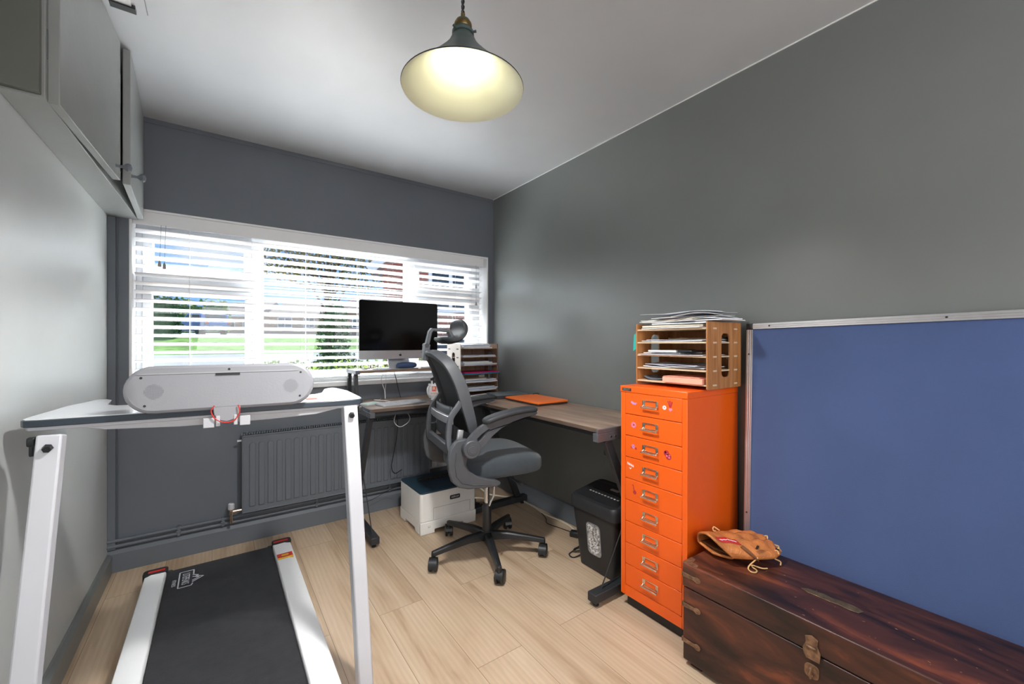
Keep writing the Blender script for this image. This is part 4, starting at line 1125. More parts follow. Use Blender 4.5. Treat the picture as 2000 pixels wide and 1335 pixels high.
# ================================================================ NOTICE BOARD
nbd = thing('notice_board', 'large blue felt notice board with aluminium frame leaning on the right wall', 'notice board', (1.83, -0.1, 0.0), 0)
felt = pbr('blue_felt', (68, 88, 134), 0.92, var=0.05, nscale=3, bump=0.25, bscale=500, sheen=0.3)
T = Matrix.Translation((-0.055, 0.945, 0.03)) @ Matrix.Rotation(math.atan2(0.085, 1.24), 4, 'Y') @ Matrix.Rotation(R(-1.0), 4, 'X')
# board local: y runs to -Y (length), z up; x thickness towards the wall
BL, BH = 1.75, 1.241
B(0.004, -BL + 0.02, 0.02, 0.016, -0.02, BH - 0.02, T=T).build('felt_panel', felt, nbd)
prof_al = []
mb = MB()
def al(y0, z0, y1, z1):
    m = MB(); m.box(-0.004, y0, z0, 0.018, y1, z1, T=T)
    if abs(y1 - y0) > abs(z1 - z0):
        for q in (0.30, 0.62): m.box(-0.0055, y0, z0 + (z1 - z0) * q, -0.004, y1, z0 + (z1 - z0) * (q + 0.2), T=T)
    else:
        for q in (0.30, 0.62): m.box(-0.0055, y0 + (y1 - y0) * q, z0, -0.004, y0 + (y1 - y0) * (q + 0.2), z1, T=T)
    return m.build('frame_rail', M['alu'], nbd, bevel=0.001)
al(-BL + 0.022, BH - 0.024, -0.022, BH); al(-BL + 0.022, 0, -0.022, 0.024); al(-0.024, 0.022, 0, BH - 0.022); al(-BL, 0.022, -BL + 0.024, BH - 0.022)
for y0, z0 in ((-0.026, BH - 0.026), (-0.026, -0.001), (-BL - 0.001, BH - 0.026), (-BL - 0.001, -0.001)):
    m = MB(); m.box(-0.006, y0, z0, 0.020, y0 + 0.027, z0 + 0.027, T=T); m.build('corner_cap', M['black'], nbd, bevel=0.002)
for y0, z0 in ((-0.012, BH - 0.13), (-0.012, 0.45), (-0.09, BH - 0.012), (-0.6, BH - 0.012)):
    m = MB(); m.lathe([(0.0035, 0), (0.003, 0.0018), (0, 0.002)], n=8, T=T @ Matrix.Translation((-0.0055, y0, z0)) @ Matrix.Rotation(R(-90), 4, 'Y')); m.build('screw', M['steel'], nbd)

# ================================================================ WOODEN TRUNK AND BASEBALL GLOVE
trunkw = wood('dark_mahogany', (30, 18, 17), (138, 72, 44), rough=0.40, along=1, scale=11, stretch=4, mid=(74, 40, 31), bump=0.35, lo=0.36, hi=0.74)
TX0, TX1, TY1, TY0, TZT = 1.40, 1.748, 0.880, -0.28, 0.378
tr = thing('trunk', 'old dark wooden trunk with brass corner straps in the right foreground', 'trunk', (1.574, 0.30, 0))
def tbx(m, x0, y0, z0, x1, y1, z1): return m.box(x0 - 1.574, y0 - 0.30, z0, x1 - 1.574, y1 - 0.30, z1)
tbx(MB(), TX0, TY0, 0.022, TX1, TY1, 0.288).build('chest_body', trunkw, tr, bevel=0.004)
tbx(MB(), TX0 - 0.002, TY0 - 0.002, 0.291, TX1 + 0.002, TY1 + 0.002, TZT).build('lid', trunkw, tr, bevel=0.005)
m = MB()
for y_ in (TY1 - 0.06, TY0 + 0.02):
    tbx(m, TX0 + 0.02, y_, 0, TX1 - 0.02, y_ + 0.04, 0.022)
m.build('runners', trunkw, tr)
oldbrass = pbr('tarnished_brass', (128, 98, 76), 0.5, metal=0.5, var=0.3, nscale=60, bump=0.2, bscale=120)
for z in (0.335, 0.225, 0.095):
    m = MB(); m.prism([(y - 0.30, z + dz) for y, dz in ((TY1 - 0.002, -0.008), (TY1 - 0.045, -0.006), (TY1 - 0.055, -0.011), (TY1 - 0.066, -0.008), (TY1 - 0.070, 0), (TY1 - 0.066, 0.008), (TY1 - 0.055, 0.011), (TY1 - 0.045, 0.006), (TY1 - 0.002, 0.008))], 'x', TX0 - 1.574 - 0.0038, TX0 - 1.574 - 0.0005)
    m.box(TX0 - 1.574 - 0.003, TY1 - 0.30 - 0.001, z - 0.008, TX0 - 1.574 + 0.06, TY1 - 0.30 + 0.0035, z + 0.008)
    for y in (0.02, 0.055): m.lathe([(0.0035, 0), (0.002, 0.002), (0, 0.0024)], n=8, T=Matrix.Translation((TX0 - 1.574 - 0.0038, TY1 - 0.30 - y, z)) @ Matrix.Rotation(R(-90), 4, 'Y'))
    m.build('corner_strap', oldbrass, tr, bevel=0.0008)
m = MB()
m.prism([(x - 1.574, y - 0.30) for x, y in ((TX0 + 0.0, TY1 - 0.001), (TX0 + 0.055, TY1 - 0.001), (TX0 + 0.05, TY1 - 0.02), (TX0 + 0.022, TY1 - 0.026), (TX0 + 0.018, TY1 - 0.05), (TX0 + 0.0, TY1 - 0.055))], 'z', TZT - 0.0005, TZT + 0.0015)
m.build('corner_plate', oldbrass, tr)
# hasp
m = MB(); hy = 0.472
m.prism([(hy - 0.30 + a, b) for a, b in ((-0.020, 0.272), (-0.013, 0.272), (0.013, 0.272), (0.020, 0.284), (0.022, 0.300), (0.014, 0.318), (0.016, 0.335), (0.0, 0.342), (-0.016, 0.335), (-0.014, 0.318), (-0.022, 0.300))], 'x', TX0 - 1.574 - 0.0065, TX0 - 1.574 - 0.002)
m.tube([(TX0 - 1.574 - 0.008, hy - 0.30 - 0.012, 0.308), (TX0 - 1.574 - 0.008, hy - 0.30 + 0.012, 0.308)], 0.0045, 8)
hs = m.build('hasp', oldbrass, tr, bevel=0.001)
m = MB(); m.prism([(hy - 0.30 + a, 0.238 + b) for a, b in rrect(0, 0, 0.036, 0.040, 0.012, 4)], 'x', TX0 - 1.574 - 0.0045, TX0 - 1.574)
m.tube([(TX0 - 1.574 - 0.004, hy - 0.30, 0.252), (TX0 - 1.574 - 0.016, hy - 0.30, 0.250), (TX0 - 1.574 - 0.018, hy - 0.30, 0.236), (TX0 - 1.574 - 0.014, hy - 0.30, 0.224), (TX0 - 1.574 - 0.004, hy - 0.30, 0.226)], 0.004, 8)
m.build('staple', oldbrass, tr, bevel=0.0008)
m = MB(); m.prism([(x - 1.574, y - 0.30) for x, y in ((1.566, 0.560), (1.582, 0.545), (1.584, 0.520), (1.590, 0.500), (1.582, 0.480), (1.590, 0.455), (1.592, 0.425), (1.580, 0.400), (1.560, 0.408), (1.556, 0.430), (1.560, 0.455), (1.556, 0.480), (1.558, 0.510), (1.556, 0.535))], 'z', TZT - 0.0003, TZT + 0.0014)
m.build('name_plate', pbr('worn_brass_plate', (122, 104, 78), 0.4, metal=0.7, var=0.25, nscale=50), tr, bevel=0.0006)
scuff = pbr('bare_wood_scratch', (168, 132, 100), 0.8, var=0.1)
m = MB(); rnd = random.Random(4)
for i in range(40):
    x, y = rnd.uniform(TX0 + 0.01, TX1 - 0.04), rnd.uniform(0.0, 0.78); l_ = rnd.choice((0.002, 0.003, 0.006, 0.03 if i < 3 else 0.004)); a = rnd.uniform(-0.6, 0.6)
    m.box(-l_ / 2, -0.0006, 0, l_ / 2, 0.0006, 0.0004, T=Matrix.Translation((x - 1.574, y - 0.30, TZT)) @ Matrix.Rotation(R(90) + a, 4, 'Z'))
tag(m.build('scratches', scuff, tr), kind='stuff')

leather = pbr('tan_leather', (184, 112, 58), 0.55, var=0.22, nscale=14, bump=0.35, bscale=120)
leather_d = pbr('brown_leather_lining', (120, 76, 46), 0.7, var=0.25, nscale=16, bump=0.2)
lace = pbr('rawhide_lace', (206, 164, 112), 0.6, var=0.1)
gv = thing('baseball_glove', 'tan leather baseball glove with a red label lying on the wooden trunk', 'glove', (1.515, 0.822, TZT + 0.001), R(-24))
gv.scale = (0.9, 0.9, 0.92)
def glove_pt(u, v, inset=0.0):
    """u 0 wrist .. 1 finger tips; v 0..1 around, 0 = near lower edge, 0.5 = far edge, over the top first"""
    a = 2 * math.pi * v
    top = math.sin(a)                              # >0 upper half
    cosv = -math.cos(a)                            # -1 near side .. 1 far side
    x0 = -0.038 + 0.030 * (1 - top) / 2 + 0.055 * max(0, -cosv) * (1 - max(0, top)) * 0.9
    x = x0 + (0.262 - x0) * u
    w = 0.072 + 0.032 * math.sin(min(1, u * 1.25) * math.pi * 0.62) - 0.030 * max(0, u - 0.72) / 0.28
    hgt = 0.046 - 0.012 * u + 0.010 * math.sin(u * 3.1)
    flat = 1.0
    if top < 0: flat = 0.35
    # finger ridges and the notches between the tips
    fr = 0.0
    if u > 0.36 and top > 0:
        fr = 0.012 * min(1, (u - 0.36) / 0.25) * (abs(math.cos(2 * math.pi * (cosv + 1) * 1.0)) - 0.6)
    if u > 0.9:
        x -= (u - 0.9) * 0.16 * (1 - abs(math.cos(2 * math.pi * (cosv + 1)))) 
    end = 1.0 if u < 0.86 else math.sqrt(max(0.0, 1 - ((u - 0.86) / 0.14) ** 2)) * 0.98 + 0.02
    y = (w - inset) * cosv * (0.55 + 0.45 * end)
    z = 0.040 + (hgt * top * flat + (fr if top > 0 else 0)) * end - inset * (1 if top > 0 else -1) * 0.5 - 0.012 * u * (1 if top > 0 else 0.3)
    z += 0.0035 * math.sin(9 * x * 10 + 3 * cosv) * max(0, top)
    z += 0.018 * max(0, 0.25 - u) * 4 * max(0, top)
    if top <= 0: z = max(z, 0.006)
    return (x, y, max(z, 0.004))
m = MB(); NU, NV = 40, 48
vs = [glove_pt(i / NU, j / NV) for j in range(NV) for i in range(NU + 1)]
fs = [(j * (NU + 1) + i, j * (NU + 1) + i + 1, ((j + 1) % NV) * (NU + 1) + i + 1, ((j + 1) % NV) * (NU + 1) + i) for j in range(NV) for i in range(NU)]
fs.append(tuple(j * (NU + 1) + NU for j in range(NV)))
m.add(vs, fs)
gb = m.build('glove_shell', leather, gv, solid=0.006, angle=70)
rimp = [Vector(glove_pt(0, j / NV)) for j in range(NV)]
m = MB(); m.tube(rimp, 0.0052, 8, closed=True); m.build('wrist_binding', leather, gv)
m = MB(); m.grid(lambda u, v: (Vector(glove_pt(0.02 + 0.5 * u, 0.55 + 0.4 * v)) + Vector((0.0, 0, 0.006 + 0.010 * math.sin(v * math.pi)))), 10, 10); m.build('palm_lining', leather_d, gv, solid=0.003)
def on_glove(u, v, lift=0.004): 
    p = Vector(glove_pt(u, v)); q = Vector(glove_pt(u + 0.02, v)); r_ = Vector(glove_pt(u, v + 0.01)); n_ = (q - p).cross(r_ - p)
    if n_.length > 0: n_.normalize()
    c_ = Vector((p.x, 0, 0.04))
    if n_.dot(p - c_) < 0: n_ = -n_
    return p + n_ * lift
m = MB(); m.grid(lambda u, v: on_glove(0.07 + 0.29 * u + 0.0 * v, 0.155 + 0.055 * v - 0.01 * u, 0.0048), 12, 4); lab = m.build('label_patch', pbr('label_red', (186, 40, 48), 0.5, var=0.05), gv, solid=0.001)
m = MB()
m.tube([on_glove(0.10 + 0.23 * t_, 0.182 - 0.008 * t_ + 0.003 * math.sin(t_ * 30), 0.0060) for t_ in [i / 24 for i in range(25)]], 0.0013, 5); m.build('label_lettering', M['white'], lab)
# strap with buckle slot, back opening with stitches, web hole, laces
m = MB(); m.sweep([on_glove(0.33 + 0.05 * t_, 0.13 - 0.13 * t_, 0.006) for t_ in [i / 8 for i in range(9)]], [(-0.009, -0.0015), (0.009, -0.0015), (0.009, 0.0015), (-0.009, 0.0015)], up=(0, -0.3, 1)); m.build('strap', leather_d, gv)
m = MB()
hole = pbr('shadowed_slot', (34, 24, 18), 0.9, var=0)
m.sweep([on_glove(0.50 + 0.10 * t_, 0.11 + 0.03 * t_, 0.0042) for t_ in [i / 6 for i in range(7)]], [(-0.0045, -0.001), (0.0045, -0.001), (0.0045, 0.001), (-0.0045, 0.001)]); m.build('opening', hole, gv)
m = MB(); m.sweep([on_glove(0.86 + 0.05 * t_, 0.07 + 0.01 * t_, 0.004) for t_ in [i / 4 for i in range(5)]], [(-0.006, -0.001), (0.006, -0.001), (0.006, 0.001), (-0.006, 0.001)])
m.build('opening', hole, gv)
m = MB(); st_ = MB()
for i in range(9):
    a = on_glove(0.46 + 0.020 * i, 0.075 + 0.004 * i, 0.0040); b_ = on_glove(0.47 + 0.020 * i, 0.050 + 0.004 * i, 0.0040)
    st_.tube([a, b_], 0.0008, 5)
st_.build('stitching', leather_d, gv)
lz = [[on_glove(0.40, 0.02, 0.006), Vector((0.075, -0.100, 0.012)), Vector((0.066, -0.118, 0.004)), Vector((0.080, -0.128, 0.003)), Vector((0.096, -0.118, 0.004)), Vector((0.092, -0.100, 0.008)), Vector((0.10, -0.092, 0.010)), Vector((0.125, -0.112, 0.006)), Vector((0.150, -0.112, 0.003))],
      [on_glove(0.84, 0.03, 0.005), Vector((0.205, -0.088, 0.026)), Vector((0.222, -0.100, 0.016)), Vector((0.215, -0.108, 0.006))],
      [on_glove(0.80, 0.10, 0.006), on_glove(0.83, 0.06, 0.006), on_glove(0.82, 0.02, 0.006)],
      [on_glove(0.93, 0.10, 0.006), on_glove(0.90, 0.07, 0.008), on_glove(0.94, 0.03, 0.006)],
      [on_glove(0.95, 0.28, 0.004), Vector((0.262, 0.01, 0.050)), Vector((0.270, 0.018, 0.060)), Vector((0.262, 0.024, 0.058)), on_glove(0.93, 0.32, 0.004)],
      [on_glove(0.30, 0.36, 0.004), Vector((0.05, 0.075, 0.078)), Vector((0.06, 0.085, 0.088)), on_glove(0.36, 0.36, 0.004)],
      [on_glove(0.97, 0.15, 0.004), Vector((0.278, -0.03, 0.03)), Vector((0.285, -0.025, 0.036)), on_glove(0.97, 0.2, 0.004)]]
for q in lz:
    m = MB(); m.tube(curve_pts(q, 6), 0.0027, 6); m.build('lace', lace, gv)
for v0 in (0.20, 0.29):
    m = MB(); m.tube([on_glove(0.45 + 0.45 * t_, v0 + 0.01 * math.sin(t_ * 6), 0.0028) for t_ in [i / 14 for i in range(15)]], 0.0012, 5); m.build('finger_seam', leather_d, gv)

# ================================================================ OFFICE CHAIR
ch = thing('office_chair', 'grey and black mesh-back office chair with headrest at the desk', 'chair', (1.235, 1.985, 0), R(-10))
seatm = pbr('charcoal_fabric', (58, 66, 73), 0.92, var=0.07, nscale=30, bump=0.4, bscale=700, sheen=0.2)
padm = pbr('black_pu_pad', (46, 49, 53), 0.5, var=0.05, nscale=20)
frm = M['chairgrey']
m = MB(); m.lathe([(0.0, 0.075), (0.030, 0.078), (0.036, 0.10), (0.034, 0.128), (0.028, 0.135), (0.0, 0.135)], n=24); hub = m.build('hub', M['black'], ch)
for k in range(5):
    a = R(33 + 10 + 72 * k); ca, sa = math.cos(a), math.sin(a)
    pts = [(0.022 * ca, 0.022 * sa, 0.110), (0.12 * ca, 0.12 * sa, 0.112), (0.24 * ca, 0.24 * sa, 0.098), (0.325 * ca, 0.325 * sa, 0.086)]
    m = MB(); m.sweep(pts, [(-0.026, -0.022), (0.026, -0.022), (0.022, 0.010), (0.013, 0.019), (-0.013, 0.019), (-0.022, 0.010)], scales=[(1.0, 1.05), (0.86, 0.85), (0.66, 0.7), (0.55, 0.6)])
    m.tube([(0.318 * ca, 0.318 * sa, 0.092), (0.318 * ca, 0.318 * sa, 0.060)], 0.0115, 10)
    m.build('leg', M['black'], ch, bevel=0.003)
    cz = 0.0325; da = a + R((35, -40, 60, 150, -100)[k]); dx, dy = math.cos(da), math.sin(da)
    c = Vector((0.318 * ca + 0.014 * dx, 0.318 * sa + 0.014 * dy, cz)); ax_ = Vector((-dy, dx, 0))
    cas = MB(); cas.tube([c - ax_ * 0.006, c + ax_ * 0.006], 0.022, 16); 
    hd = [(c + Vector((dx * 0.036 * math.cos(t_), dy * 0.036 * math.cos(t_), 0.036 * math.sin(t_)))) for t_ in [R(x) for x in range(-10, 171, 15)]]
    cas.sweep(hd, [(-0.021, -0.002), (0.021, -0.002), (0.021, 0.0015), (-0.021, 0.0015)], up=tuple(ax_.cross(Vector((0, 0, 1)))) )
    cas.tube([(0.318 * ca, 0.318 * sa, 0.045), (0.318 * ca, 0.318 * sa, 0.064)], 0.010, 10)
    co = cas.build('caster', M['black'], ch)
    for s_ in (-1, 1):
        w_ = MB(); p0 = c + ax_ * (0.008 * s_); p1 = c + ax_ * (0.024 * s_)
        w_.tube([p0, p0 + (p1 - p0) * 0.1, p0 + (p1 - p0) * 0.7, p1, p1 + ax_ * 0.001 * s_], [0.030, 0.0325, 0.0325, 0.026, 0.014], 20); w_.build('wheel', M['black'], co)
m = MB(); m.lathe([(0.0255, 0.12), (0.0255, 0.265), (0.022, 0.272), (0.022, 0.285), (0.0, 0.285)], n=24); m.build('gas_lift_cover', M['black'], ch)
m = MB(); m.lathe([(0.014, 0.27), (0.014, 0.45)], n=18); m.build('gas_lift', M['chrome'], ch)
m = MB(); m.prism([(-0.10, 0.452), (-0.09, 0.438), (-0.03, 0.425), (0.03, 0.420), (0.10, 0.440), (0.13, 0.478), (-0.10, 0.478)], 'y', -0.07, 0.07); m.build('mechanism', M['black'], ch, bevel=0.003)
m = MB(); m.tube([(0.10, -0.07, 0.448), (0.10, -0.20, 0.445)], 0.006, 8); m.tube([(0.10, -0.20, 0.445), (0.10, -0.24, 0.445)], 0.010, 8); m.build('lever', M['black'], ch)
m = MB(); m.tube([(0.03, -0.05, 0.425), (0.015, -0.06, 0.34), (-0.005, -0.045, 0.285)], 0.006, 8); m.build('cable_lever', M['chrome'], ch)
m = MB(); m.box(0.085, -0.1, 0.455, 0.125, 0.1, 0.486); m.build('seat_bracket', M['alu'], ch)
# seat cushion
def seat_fn(u, v):
    pass
m = MB(); secs = []
NS = 20
for i in range(NS + 1):
    t_ = i / NS; x = -0.225 + 0.502 * t_
    e = max(0.0, 1 - abs(2 * t_ - 1) ** 6) ** 0.5
    hw = 0.245 * (0.30 + 0.70 * e) * (0.94 + 0.06 * math.sin(t_ * 3.1))
    zt_ = 0.600 - 0.012 * t_ - 0.040 * max(0, t_ - 0.75) ** 1.5 * 4; zb_ = 0.487 + 0.0 * t_
    zc_ = (zt_ + zb_) / 2; hh = (zt_ - zb_) / 2 * (0.35 + 0.65 * e)
    ring = []
    for k in range(28):
        a = 2 * math.pi * k / 28; c_, s__ = math.cos(a), math.sin(a)
        ring.append((x, hw * math.copysign(abs(c_) ** 0.28, c_), zc_ + hh * math.copysign(abs(s__) ** 0.42, s__) + (0.008 * (1 - c_ * c_) if s__ > 0 else 0)))
    secs.append(ring)
vs = [p for r_ in secs for p in r_]; n_ = 28
fs = [(i * n_ + k, i * n_ + (k + 1) % n_, (i + 1) * n_ + (k + 1) % n_, (i + 1) * n_ + k) for i in range(NS) for k in range(n_)] + [tuple(range(n_)), tuple(NS * n_ + k for k in range(n_))]
m.add(vs, fs); m.build('seat', seatm, ch, angle=60)
# side frames: J-shaped bracket running under the seat and up to the armrest pivot
Jo = [(-0.150, 0.705), (-0.215, 0.720), (-0.262, 0.715), (-0.290, 0.680), (-0.303, 0.630), (-0.300, 0.573), (-0.284, 0.520), (-0.250, 0.488), (-0.200, 0.474), (-0.12, 0.468), (-0.045, 0.466), (-0.030, 0.474), (-0.030, 0.486), (-0.05, 0.497), (-0.100, 0.510), (-0.155, 0.532), (-0.195, 0.562), (-0.212, 0.592), (-0.206, 0.622), (-0.180, 0.640), (-0.155, 0.655)]
for s_ in (-1, 1):
    y0, y1 = s_ * 0.232, s_ * 0.264
    m = MB(); m.prism(Jo, 'y', min(y0, y1), max(y0, y1)); o_ = m.build('side_bracket', frm, ch, bevel=0.007, seg=3)
    m = MB(); m.tube([(x, y1 + s_ * 0.001, z) for x, z in [Vector(p).to_tuple() if False else p for p in [(-0.262, 0.66), (-0.270, 0.60), (-0.262, 0.545), (-0.235, 0.510), (-0.17, 0.492), (-0.08, 0.482)]]], 0.0025, 6); m.build('groove', frm, o_)
    m = MB(); m.tube([(-0.195, s_ * 0.250, 0.675), (-0.195, s_ * 0.262, 0.675), (-0.195, s_ * 0.262, 0.675), (-0.195, s_ * 0.300, 0.675), (-0.195, s_ * 0.304, 0.675)], [0.036, 0.036, 0.044, 0.044, 0.040], 32)
    pv = m.build('pivot', frm, ch)
    m = MB(); m.tube([(-0.195, s_ * 0.3035, 0.675), (-0.195, s_ * 0.3065, 0.675)], [0.027, 0.026], 32); m.tube([(-0.195, s_ * 0.3065, 0.675), (-0.195, s_ * 0.308, 0.675)], [0.019, 0.018], 32); m.build('pivot_cap', M['chairgrey'], pv)
    arm = [(-0.232, 0.700), (-0.190, 0.748), (-0.150, 0.778), (-0.125, 0.790), (-0.03, 0.815), (0.06, 0.828), (0.158, 0.834), (0.166, 0.826), (0.158, 0.816), (0.09, 0.808), (0.02, 0.788), (-0.04, 0.762), (-0.085, 0.730), (-0.125, 0.692), (-0.158, 0.662), (-0.205, 0.665)]
    slot = [(-0.168, 0.722), (-0.160, 0.730), (-0.145, 0.742), (-0.128, 0.753), (-0.112, 0.762), (-0.104, 0.765), (-0.100, 0.763), (-0.101, 0.759), (-0.108, 0.752), (-0.118, 0.743), (-0.130, 0.732), (-0.140, 0.722), (-0.150, 0.712), (-0.158, 0.708), (-0.165, 0.711), (-0.168, 0.716)]
    ya, yb = sorted((s_ * 0.268, s_ * 0.292))
    m = MB(); m.ringprism(arm, slot, 'y', ya, yb); ar = m.build('armrest', frm, ch, bevel=0.003)
    pad = curve_pts([(-0.132, s_ * 0.278, 0.796), (-0.09, s_ * 0.278, 0.812), (-0.02, s_ * 0.278, 0.829), (0.05, s_ * 0.278, 0.840), (0.12, s_ * 0.278, 0.845), (0.168, s_ * 0.278, 0.842)], 6)
    sc_ = []
    for i in range(len(pad)):
        t_ = i / (len(pad) - 1); e = max(0.04, 1 - abs(2 * t_ - 1) ** 7) ** 0.5; sc_.append((e, 0.4 + 0.6 * e))
    m = MB(); m.sweep(pad, [(0.038 * math.copysign(abs(math.cos(a)) ** 0.6, math.cos(a)), 0.015 * math.copysign(abs(math.sin(a)) ** 0.6, math.sin(a))) for a in [2 * math.pi * k / 20 for k in range(20)]], scales=sc_); m.build('arm_pad', padm, ar, angle=70)
# backrest: side rails that spread downwards, mesh between them
rail_c = [(-0.338, 0.045, 1.135), (-0.315, 0.095, 1.128), (-0.272, 0.150, 1.085), (-0.236, 0.180, 1.020), (-0.208, 0.192, 0.945), (-0.184, 0.194, 0.860), (-0.164, 0.192, 0.790), (-0.150, 0.186, 0.735)]
def mirror(P, s): return [(x, s * y, z) for x, y, z in P]
for s_ in (-1, 1):
    P_ = curve_pts(mirror(rail_c, s_), 6); n_ = len(P_)
    m = MB(); m.sweep(P_, [(-0.012, -0.024), (0.012, -0.024), (0.014, 0.0), (0.012, 0.024), (-0.012, 0.024), (-0.014, 0.0)], up=(1, 0, 0.25), scales=[(1, 0.9 + 0.35 * math.sin(i / n_ * 3.0)) for i in range(n_)]); m.build('back_frame', frm, ch, bevel=0.003)
    # lower loop of the frame
    lp_ = curve_pts([(x, s_ * y, z) for x, y, z in [(-0.208, 0.192, 0.90), (-0.236, 0.190, 0.862), (-0.268, 0.190, 0.815), (-0.282, 0.195, 0.745), (-0.283, 0.205, 0.680), (-0.272, 0.222, 0.640), (-0.258, 0.240, 0.650), (-0.242, 0.244, 0.690)]], 6)
    m = MB(); m.sweep(lp_, [(-0.012, -0.012), (0.012, -0.012), (0.014, 0.0), (0.012, 0.012), (-0.012, 0.012)], up=(1, 0, 0.0)); m.build('back_frame_loop', frm, ch, bevel=0.003)
    m = MB(); m.rect([(-0.228, s_ * 0.185, 0.66), (-0.213, s_ * 0.178, 0.75)], 0.02, 0.03, up=(1, 0, 0)); m.build('tension_bracket', M['alu'], ch, bevel=0.004)
meshm = pbr('black_mesh_fabric', (30, 32, 36), 0.8, var=0.06, nscale=60, bump=0.3, bscale=900)
m = MB(); RC = curve_pts(rail_c, 4)
def back_fn(u, v):
    k = v * (len(RC) - 1); i = min(int(k), len(RC) - 2); p = RC[i].lerp(RC[i + 1], k - i)
    y = (2 * u - 1) * (p.y - 0.006)
    return (p.x - 0.018 * math.sin(min(1, v * 3) * math.pi / 2) * (1 - (2 * u - 1) ** 2) , y, p.z - 0.012)
m.grid(back_fn, 16, 26); m.build('mesh_back', meshm, ch, solid=0.003)
m = MB(); m.tube(curve_pts([(-0.338, -0.055, 1.135), (-0.345, 0, 1.137), (-0.338, 0.055, 1.135)], 4), 0.017, 10); m.build('top_bar', frm, ch)
m = MB(); m.sweep(curve_pts([(-0.262, -0.188, 0.80), (-0.272, -0.10, 0.80), (-0.275, 0, 0.80), (-0.272, 0.10, 0.80), (-0.262, 0.188, 0.80)], 6), [(-0.010, -0.02), (0.010, -0.02), (0.010, 0.02), (-0.010, 0.02)]); m.build('lumbar_bar', M['alu'], ch, bevel=0.003)
m = MB(); m.grid(lambda u, v: (-0.246 - 0.012 * (1 - (2 * u - 1) ** 2), (2 * u - 1) * 0.14, 0.70 + 0.16 * v), 12, 6); m.build('lumbar_pad', padm, ch, solid=0.014)
m = MB(); m.box(-0.285, -0.24, 0.63, -0.26, 0.24, 0.68); m.build('lower_crossbar', frm, ch, bevel=0.006)
# headrest
m = MB(); m.rect([(-0.352, 0, 1.095), (-0.343, 0, 1.18)], 0.055, 0.030, up=(1, 0, 0)); m.rect([(-0.343, 0, 1.17), (-0.325, 0, 1.245), (-0.312, 0, 1.262)], 0.045, 0.018, up=(1, 0, 0)); m.rect([(-0.316, 0, 1.258), (-0.215, 0, 1.250)], 0.045, 0.014); m.rect([(-0.225, 0, 1.256), (-0.205, 0, 1.215)], 0.05, 0.02, up=(1, 0, 0))
hb = m.build('headrest_bracket', frm, ch, bevel=0.004)
m = MB(); m.tube([(-0.348, -0.032, 1.175), (-0.348, 0.032, 1.175)], 0.011, 12); m.build('height_knob', M['black'], hb)
m = MB()
hc = curve_pts([(-0.286, 0, 1.212), (-0.245, 0, 1.196), (-0.200, 0, 1.205), (-0.168, 0, 1.236), (-0.158, 0, 1.275), (-0.176, 0, 1.310)], 5)
vs = []; NH = 22; NC = len(hc)
for i in range(NH + 1):
    s_ = 2 * i / NH - 1; e = max(0.03, 1 - abs(s_) ** 4) ** 0.5
    ring = []
    for side in (1, -1):
        for k in (range(NC) if side > 0 else range(NC - 1, -1, -1)):
            t_ = k / (NC - 1); c = hc[k]; tn = (hc[min(k + 1, NC - 1)] - hc[max(k - 1, 0)]).normalized(); nm_ = Vector((tn.z, 0, -tn.x))
            th = 0.016 * max(0.15, 1 - abs(2 * t_ - 1) ** 6) ** 0.5 * (0.35 + 0.65 * e)
            mid_ = hc[NC // 2]; c2 = mid_ + (c - mid_) * (0.55 + 0.45 * e)
            ring.append((c2.x + nm_.x * th * side, 0.125 * s_, c2.z + nm_.z * th * side))
    vs += ring
NR = 2 * NC
fs = [(i * NR + k, i * NR + (k + 1) % NR, (i + 1) * NR + (k + 1) % NR, (i + 1) * NR + k) for i in range(NH) for k in range(NR)] + [tuple(range(NR)), tuple(NH * NR + k for k in range(NR))]
m.add(vs, fs); m.build('headrest_pad', padm, ch, angle=70)

# ================================================================ PRINTER
pr = thing('printer', 'white laser printer with a dark blue top on the floor under the desk', 'printer', (1.01, 2.39, 0))
pw = pbr('printer_ivory', (236, 236, 234), 0.5, var=0.02)
pblue = pbr('printer_slate_blue', (38, 62, 78), 0.45, var=0.1, nscale=10)
PW, PD, PH = 0.392, 0.352, 0.262
mb = MB()
foot = [(0, 0), (0.085, 0), (0.085, 0.022), (0.31, 0.022), (0.31, 0), (PW, 0), (PW, 0.08), (0, 0.08)]
mb.prism([(0.0, 0.0), (0.095, 0.0), (0.095, 0.022), (0.295, 0.022), (0.295, 0.0), (PW, 0.0), (PW, 0.078), (0.0, 0.078)], 'y', 0, 0.03)
mb.prism([(0.03, 0.0), (0.09, 0.0), (0.10, 0.022), (0.25, 0.022), (0.26, 0.0), (PD, 0.0), (PD, 0.078), (0.03, 0.078)], 'x', 0.0, 0.05)
mb.prism([(0.03, 0.0), (0.09, 0.0), (0.10, 0.022), (0.25, 0.022), (0.26, 0.0), (PD, 0.0), (PD, 0.078), (0.03, 0.078)], 'x', PW - 0.05, PW)
mb.box(0.05, 0.03, 0.03, PW - 0.05, PD, 0.078)
mb.build('paper_tray', pw, pr, bevel=0.005)
mb = MB(); mb.prism(rrect(PW / 2, PD / 2, PW, PD, 0.022, 5), 'z', 0.0795, PH - 0.010); mb.build('housing', pw, pr, bevel=0.003)
mb = MB(); o_ = rrect(PW / 2, PD / 2, PW - 0.002, PD - 0.002, 0.022, 5); i_ = rrect(PW / 2 + 0.01, PD / 2 - 0.03, PW * 0.62, PD * 0.60, 0.02, 5)
mb.ringprism(o_, i_, 'z', PH - 0.010, PH); mb.prism(i_, 'z', PH - 0.0102, PH - 0.0075); mb.build('top_cover', pblue, pr, bevel=0.0015)
